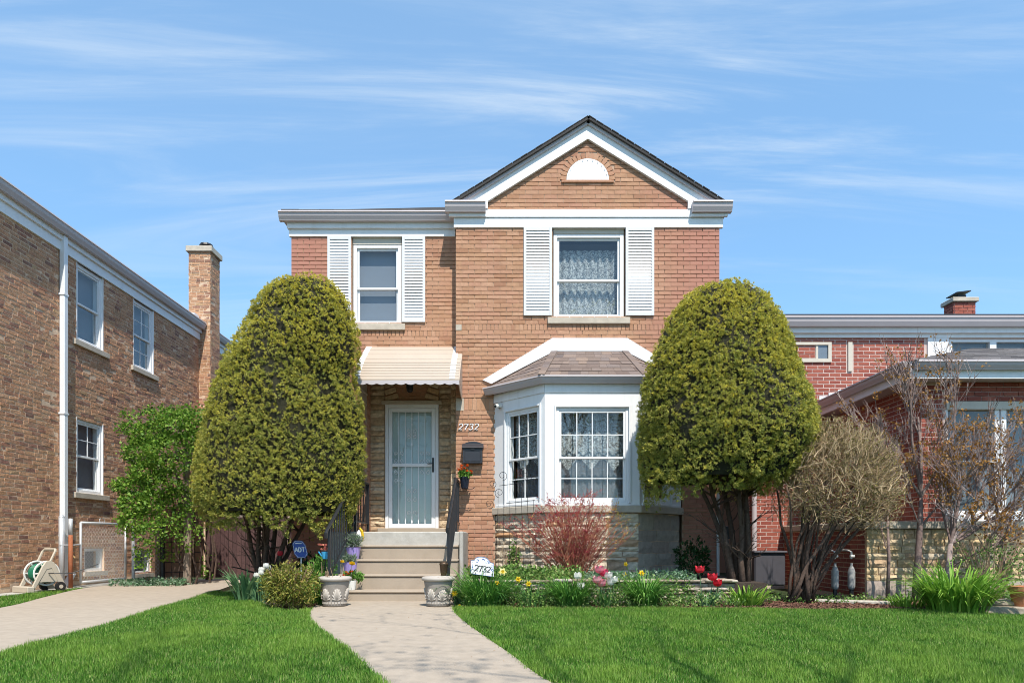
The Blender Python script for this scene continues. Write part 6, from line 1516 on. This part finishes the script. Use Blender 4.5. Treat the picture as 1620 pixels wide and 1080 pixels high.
# ground cover: low leaves nobody could count
def cover(name, label, pts_fn, n, mat, ln, wd, seed, K=4, h=.10):
    r = np.random.default_rng(seed); xy = pts_fn(r, n); P = np.stack([xy[:, 0], xy[:, 1], xy[:, 2] + r.random(len(xy)) * h * (.4 + .6 * np.clip(vnoise(xy * 3, seed) + .6, 0, 1))], 1)
    o = leaf_cloud(name, None, mat, P, np.tile(np.array([0, -.25, .5]), (len(P), 1)), ln, wd, K, .02, seed, .2, .7, 'stuff'); props(o, label, 'ground cover'); return o
rect = lambda x0, x1, y0, y1, z: (lambda r, n: np.stack([r.uniform(x0, x1, n), r.uniform(y0, y1, n), np.full(n, z)], 1))
cover('ground_cover', 'yellow green leafy ground cover on the raised bed under the address plaque and shrub', rect(-.60, .95, 8.80, 9.5, .28), 1300, 'cover', .030, .015, 91, 4, .20)
cover('ground_cover', 'pale variegated ground cover on the raised bed below the shaded bay stone', rect(.9, 2.4, 8.80, 9.6, .28), 1000, 'cover_blue', .026, .015, 92, 4, .13)
cover('ground_cover', 'leaves trailing over the face of the low stone wall', rect(-.62, 2.3, 8.68, 8.80, .13), 620, 'cover', .026, .012, 97, 3, .22)
cover('ground_cover', 'mixed low weeds at the foot of the low stone wall', rect(-.6, 2.8, 8.2, 8.8, 0), 1700, 'cover', .026, .011, 93, 3, .20)
cover('ground_cover', 'small green leaves round the yew and bush trunks on the right', rect(2.6, 4.6, 8.75, 9.4, 0), 420, 'cover', .026, .012, 94, 3, .10)
cover('ground_cover', 'ivy along the foot of the arbor by the drive', lambda r, n: np.stack([r.uniform(-7.25, -5.95, n), r.uniform(12.2, 13.0, n), np.full(n, .0)], 1), 420, 'cover_blue', .036, .02, 95, 4, .12)
cover('ground_cover', 'weeds at the foot of the golden stone wall', rect(4.6, 6.9, 8.7, 9.4, 0), 380, 'cover', .026, .012, 96, 3, .10)

# bark mulch chips
def chips(name, label, n, x0, x1, y0, y1, z, seed):
    r = np.random.default_rng(seed); c = np.stack([r.uniform(x0, x1, n), r.uniform(y0, y1, n), z + r.random(n) * .022], 1); a = r.normal(size=(n, 3)) * np.array([1, 1, .25]); a = unit(a); b = unit(np.cross(a, r.normal(size=(n, 3)) * np.array([.3, .3, 1]))); up = unit(np.cross(a, b))
    L, W_, T = r.uniform(.010, .028, n)[:, None], r.uniform(.004, .010, n)[:, None], r.uniform(.0015, .003, n)[:, None]
    V = np.stack([c - a * L - b * W_, c + a * L - b * W_ * .8, c + a * L * .9 + b * W_, c - a * L + b * W_, c + up * T * 3 - a * L * .7, c + up * T * 3 + a * L * .7], 1).reshape(-1, 3)
    f = np.array([(0, 1, 5, 4), (2, 3, 4, 5), (1, 2, 5, 5), (3, 0, 4, 4)])[:2]; Fq = (np.arange(n)[:, None, None] * 6 + f[None]).reshape(-1, 4)
    o = mesh_np(name, V, Fq, M['mulch'], None, 'stuff'); props(o, label, 'mulch')
chips('bark_mulch', 'reddish bark mulch on the bed between the lawn and the twiggy bush', 7000, 2.6, 5.6, 8.0, 9.3, 0, 1)
chips('bark_mulch', 'bark mulch by the foot of the planters and left flower bed', 1200, -2.85, -2.45, 8.2, 9.4, 0, 2)
chips('bark_mulch', 'bark mulch under the daylilies before the low wall', 2600, -.66, 2.7, 8.05, 8.8, 0, 3)

r = np.random.default_rng(77); n = 130; P = np.stack([r.uniform(-2.4, .6, n), r.uniform(3.6, 8.6, n), np.full(n, .018)], 1); P = P[inside_(P, walk_l + walk_r[::-1])]; n = len(P); a = r.random(n) * 6.28
V, Fq = quads_np(P, np.stack([np.cos(a), np.sin(a), .25 + 0 * a], 1) * r.uniform(.004, .014, n)[:, None], np.stack([-np.sin(a), np.cos(a), 0 * a], 1) * r.uniform(.003, .007, n)[:, None])
props(mesh_np('fallen_leaves', V, Fq, M['brown_leaf'], None, 'stuff'), 'small bits of dry leaf scattered on the front walk', 'leaf litter')

# low stone wall of the raised bed and flat edging stones
rw_ = thing('stone_retaining_wall', 'low dry stacked stone wall holding the raised flower bed', 'garden wall', (1.2, 8.84, 0))
FRW = Fr((0, 8.84, 0)); MB().box(-.62, 2.85, 8.842, 8.95, -.02, .255).build('backing', M['soil'], rw_)
stones(rw_, FRW, -.66, 2.88, .0, .30, (.035, .07), (.12, .34), M['stone_wall'], .07, seed=61, joint=.008, tilt=.03)
x = -.66
rg = random.Random(9)
while x < 2.85:
    l = rg.uniform(.2, .42); MB().box(x + .006, min(x + l, 2.9), 8.77 + rg.uniform(-.03, .03), 9.0, .292 + rg.uniform(-.012, .004), .315 + rg.uniform(-.012, .012)).build('stone', M['stone_wall'], rw_, bevel=.012); x += l
def slab(label, pts, z, th, mat='stone_wall', group='flat edging stones'):
    c = (sum(p[0] for p in pts) / len(pts), sum(p[1] for p in pts) / len(pts), 0); o = MB().prism([(a, b, z + th) for a, b in pts], (0, 0, -th)).build('edging_stone', M[mat], None, bevel=.012, origin=c); props(o, label, 'stone', group); return o
slab('long flat edging stone behind the mulch at the foot of the twiggy bush', [(3.85, 9.0), (4.9, 8.55), (4.95, 8.68), (3.9, 9.14)], 0, .05)
slab('broad flat stone on top by the bright daylily clump', [(5.25, 7.72), (5.75, 7.55), (5.95, 7.78), (5.5, 8.0)], .09, .05)
slab('lower flat stone under the broad one at the right lawn edge', [(5.15, 7.62), (5.8, 7.35), (6.1, 7.6), (5.5, 7.95)], .0, .088)
slab('flat stone on the lawn edge nearest the terracotta pot', [(5.7, 7.2), (6.25, 7.1), (6.3, 7.35), (5.8, 7.4)], .0, .06)
pots = thing('terracotta_pot', 'terracotta pot cut by the right edge of the picture', 'pot', (PX(1622, 7.6), 7.6, .06)); MB().lathe((PX(1622, 7.6), 7.6, .06), [(0, .0), (.11, .0), (.15, .2), (.165, .2), (.168, .25), (.15, .25), (.14, .2), (0, .19)], 24).build('body', M['terracotta'], pots)

# pots on the steps and wall
def pail(label, px_, d, z, r0, r1, h, mat, group=None):
    x = PX(px_, d); t = thing('flower_pail', label, 'pail', (x, d, z), group); MB().lathe((x, d, z), [(0, .003), (r0, .003), (r1, h), (r1 + .006, h + .004), (r1 - .004, h + .004), (r1 - .01, h - .02), (0, h - .02)], 20).build('body', M[mat], t, smooth=False)
    for q in (.5, -1.57, 2.6): pass
    return x
def tuft(name, label, cat, x, d, z, mat, n, L, wd, seed, K=3, rad=.08, hh=.14):
    t = thing(name, label, cat, (x, d, z)); r = np.random.default_rng(seed); P, dd = blob(r, (x, d, z + hh * .5), (rad, rad, hh * .6), n, True, .3); leaf_cloud('foliage', t, mat, P, dd, L, wd, K, .012, seed, .4, .6, 'stuff'); return t
def bloom(t, name, mat, pts, rad, seed):
    rg = random.Random(seed)
    for p in pts:
        m = MB(); c = Vector(p)
        for k in range(11): q = rg.uniform(0, 6.3); e = rg.uniform(.1, 1.3); o = Vector((math.cos(q) * math.cos(e), math.sin(q) * math.cos(e), math.sin(e))); s = o.cross(Vector((.3, .2, 1))).normalized(); m.strip([c, c + o * rad * .6, c + o * rad], [rad * .15, rad * .42, rad * .1], s)
        m.build(name, M[mat], t)
xp = pail('lilac pail on the third step holding a bushy lavender', 559, 9.80, .555, .075, .105, .17, 'purple', 'lilac pails on the steps'); tuft('lavender', 'bushy lavender plant in the upper lilac pail', 'plant', xp, 9.80, .70, 'lavender', 330, .05, .005, 31, 3, .13, .2)
xp = pail('lilac pail on the second step below the other pail', 554, 9.50, .355, .075, .10, .17, 'purple', 'lilac pails on the steps'); tuft('lavender', 'small lavender in the lower lilac pail', 'plant', xp, 9.5, .50, 'lavender', 160, .05, .005, 32, 3, .11, .11)
pf = thing('flower_pot', 'small pot of orange marigolds behind the left planter', 'pot', (PX(556, 9.2), 9.2, .155)); MB().lathe((PX(556, 9.2), 9.2, .155), [(0, .002), (.05, .002), (.07, .13), (.06, .13), (0, .11)], 16).build('body', M['plastic_white'], pf)
tf_ = tuft('marigold', 'orange marigolds in the small pot behind the left planter', 'flower', PX(554, 9.2), 9.2, .30, 'perennial', 130, .028, .012, 33, 3, .09, .11); bloom(tf_, 'flower', 'pet_orange', [(PX(554, 9.2) + rng.uniform(-.07, .05), 9.12 + rng.uniform(-.03, .05), .37 + rng.uniform(-.04, .04)) for k in range(9)], .026, 3)
tf_ = tuft('marigold', 'leafy seedling tray right of the orange marigolds on the first step', 'plant', PX(569, 9.25), 9.25, .27, 'perennial', 90, .024, .010, 34, 3, .06, .12)
for k, (a, b, lab) in enumerate(((541, 888, 'small yellow flower ornament left of the lower lilac pail'), (556, 892, 'wide yellow flower ornament before the lower lilac pail'))):
    t = thing('flower_ornament', lab, 'garden ornament', (PX(a, 9.15), 9.15, .155)); MB().tube([(PX(a, 9.15), 9.15, .05), (PX(a, 9.15), 9.15, PZ(b, 9.15))], .004, 5).build('stake', M['galv'], t); bloom(t, 'petal', 'pet_yellow', [(PX(a, 9.15), 9.14, PZ(b, 9.15) - .01), (PX(a, 9.15) + .015, 9.13, PZ(b, 9.15) - .012)], .035 + .02 * k, 5 + k)
bi = thing('bird_ornament', 'white and yellow bird ornament above the upper lavender pail', 'garden ornament', (PX(568, 10.0), 10.0, .755)); zz2 = PZ(846, 10.0); x = PX(568, 10.0)
m = MB(); m.lathe((x, 10.0, zz2 - .06), [(0, 0), (.035, .02), (.045, .06), (.03, .10), (.022, .12), (0, .14)], 12); m.build('body', M['ceramic'], bi, smooth=True); m = MB(); m.tube([(x + .01, 9.99, zz2 + .11), (x + .045, 9.99, zz2 + .06), (x + .06, 9.99, zz2 - .03), (x + .055, 9.99, zz2 - .09)], [.012, .022, .02, .006], 6); m.build('wing', M['pet_yellow'], bi); MB().tube([(x, 10, .76), (x, 10, zz2 - .05)], .006, 5).build('stake', M['iron'], bi)
tb_ = thing('tin_bucket', 'sky blue tin bucket ornament with pink and orange flowers near the railing', 'garden ornament', (PX(515, 8.95), 8.95, 0)); zt2 = PZ(884, 8.95); x = PX(515, 8.95)
MB().lathe((x, 8.95, zt2), [(0, 0), (.038, .005), (.055, .10), (.05, .10), (0, .08)], 16).build('body', M['sky_blue'], tb_); m = MB(); m.tube([(x - .05, 8.95, zt2 + .04), (x - .09, 8.94, zt2 + .10)], .010, 6); m.build('spout', M['sky_blue'], tb_); bloom(tb_, 'flower', 'pet_rose', [(x + rng.uniform(-.09, .04), 8.94, zt2 + .12 + rng.uniform(-.01, .06)) for k in range(9)], .03, 8); MB().tube([(x, 8.95, 0), (x, 8.95, zt2)], .005, 5).build('stake', M['iron'], tb_)
wp = thing('hanging_pot', 'dark glazed pot on a wall bracket below the mailbox', 'pot', (PX(735, 10.72), 10.72, PZ(772, 10.72))); xw, zw = PX(735, 10.72), PZ(772, 10.72)
MB().lathe((xw, 10.74, zw), [(0, 0), (.055, .0), (.075, .15), (.082, .155), (.082, .175), (.07, .175), (.06, .15), (0, .15)], 18).build('body', M['navy_pot'], wp); m = MB(); m.tube([(xw, 10.74, zw - .006), (xw + .02, 10.95, zw - .006)], .008, 5); m.tube([(xw - .07, 10.74, zw - .008), (xw + .12, 10.74, zw - .008), (xw + .15, 10.74, zw + .01)], .006, 5); m.build('bracket', M['iron'], wp)
tf_ = tuft('geranium', 'orange and red flowers with green leaves in the hanging wall pot', 'flower', xw, 10.74, zw + .16, 'perennial', 120, .032, .016, 35, 3, .10, .12); bloom(tf_, 'flower', 'pet_orange', [(xw + rng.uniform(-.10, .11), 10.68 + rng.uniform(-.05, .05), zw + .28 + rng.uniform(-.05, .07)) for k in range(15)], .03, 9)

# ------------------------------------------------------------------ lawns
def lawn(label, poly, seed, dens):
    flat('lawn', poly, .004, 'lawn')
    r = np.random.default_rng(seed); xs, ys = [p[0] for p in poly], [p[1] for p in poly]; x0, x1, y0, y1 = min(xs), max(xs), max(min(ys), 2.6), max(ys)
    n = int((x1 - x0) * (y1 - y0) * dens); P = np.stack([r.uniform(x0, x1, n), r.uniform(y0, y1, n)], 1)
    vis = (np.abs(P[:, 0]) < P[:, 1] * .80 + .25) & (r.random(n) < np.clip(4.6 / P[:, 1], .45, 1.0)); P = P[vis]; P = P[inside(P, poly)]
    edge = r.normal(size=P.shape) * .012; P = P + edge; n = len(P); P3 = np.concatenate([P, np.zeros((n, 1))], 1)
    pat = 1.3 * vnoise(P3 * 0.9, seed) ; pat2 = vnoise(P3 * 3.2, seed + 3)
    h = r.uniform(.028, .055, n) * (1 + .20 * pat + .18 * pat2); w_ = r.uniform(.0020, .0042, n); q = r.random(n) * 2 * np.pi; lean = r.uniform(.1, .95, n)
    d = np.stack([np.cos(q), np.sin(q), 0 * q], 1); s = np.stack([-np.sin(q), np.cos(q), 0 * q], 1); base = P3 + np.array([0, 0, .002]); tip = base + d * (lean * h * .8)[:, None] + np.array([0, 0, 1.0]) * (h * (1.02 - .25 * lean))[:, None]
    V = np.stack([base - s * w_[:, None], base + s * w_[:, None], tip], 1).reshape(-1, 3); Fq = np.arange(n * 3).reshape(-1, 3); tint = np.clip(.34 * pat + .30 * pat2 + .25 + r.normal(size=n) * .20, 0, .9)
    o = mesh_np('grass', V, Fq, M['blade'], None, 'stuff', attrs={'tint': np.repeat(tint, 3)}); props(o, label, 'grass')
lawn_l = [p for p in drive_n if p[1] < 11.0] + [gp(366, 939), gp(384, 944), gp(405, 953), gp(440, 965), gp(470, 969), gp(494, 964)] + [p for p in walk_l if p[1] < 8.3]
lawn_r = [p for p in walk_r if p[1] < 8.2][::-1] + [(-.66, 8.22), (.5, 8.14), (1.5, 8.2), (2.6, 8.08), (3.4, 7.95), (4.3, 8.0), (4.9, 7.95), (5.2, 7.5), (6.0, 7.15), (8.5, 6.9), (8.5, .7)]
lawn('green mown lawn between the side drive and the front walk', lawn_l, 401, 17000)
lawn('green mown lawn to the right of the front walk', lawn_r, 402, 17000)
strip_ = [(-7.4, 9.0), (-6.35, 7.6)] + [p for p in drive_f if 7.6 < p[1] < 12.0] + [(-7.4, 12.1)]
lawn('narrow grass strip between the brown brick wall and the drive', strip_, 403, 9000)

# ------------------------------------------------------------------ street tree behind the camera: its bare twigs shade the walk
def street_tree(x, y, seed, label, h=3.2):
    t = thing('street_tree', label, 'tree', (x, y, 0), 'street trees by the road'); rg = random.Random(seed); mb = MB(); tips = []
    mb.tube([(x, y, -.05), (x + .03, y, 1.6), (x, y, h)], [.17, .14, .12], 9)
    for k in range(5): q = k * 1.26 + rg.random(); grow(mb, tips, Vector((x, y, h - .1)), Vector((math.cos(q) * .8, math.sin(q) * .8, 1.1)), 2.1, .075, 5, rg, .5, .1)
    mb.build('trunk', M['bark_grey'], t, smooth=True); leaf_cloud('crown', t, 'vine', [p for p, _ in tips], [d for _, d in tips], .06, .03, 3, .10, seed, 0, .9, 'stuff')
street_tree(1.7, -1.1, 5, 'budding street tree on the parkway behind the camera, shading the front walk')
street_tree(-7.5, -14.0, 6, 'budding street tree across the road to the left'); street_tree(6.5, -15.0, 7, 'budding street tree across the road to the right'); street_tree(-1.0, -15.5, 8, 'budding street tree across the road in the middle')
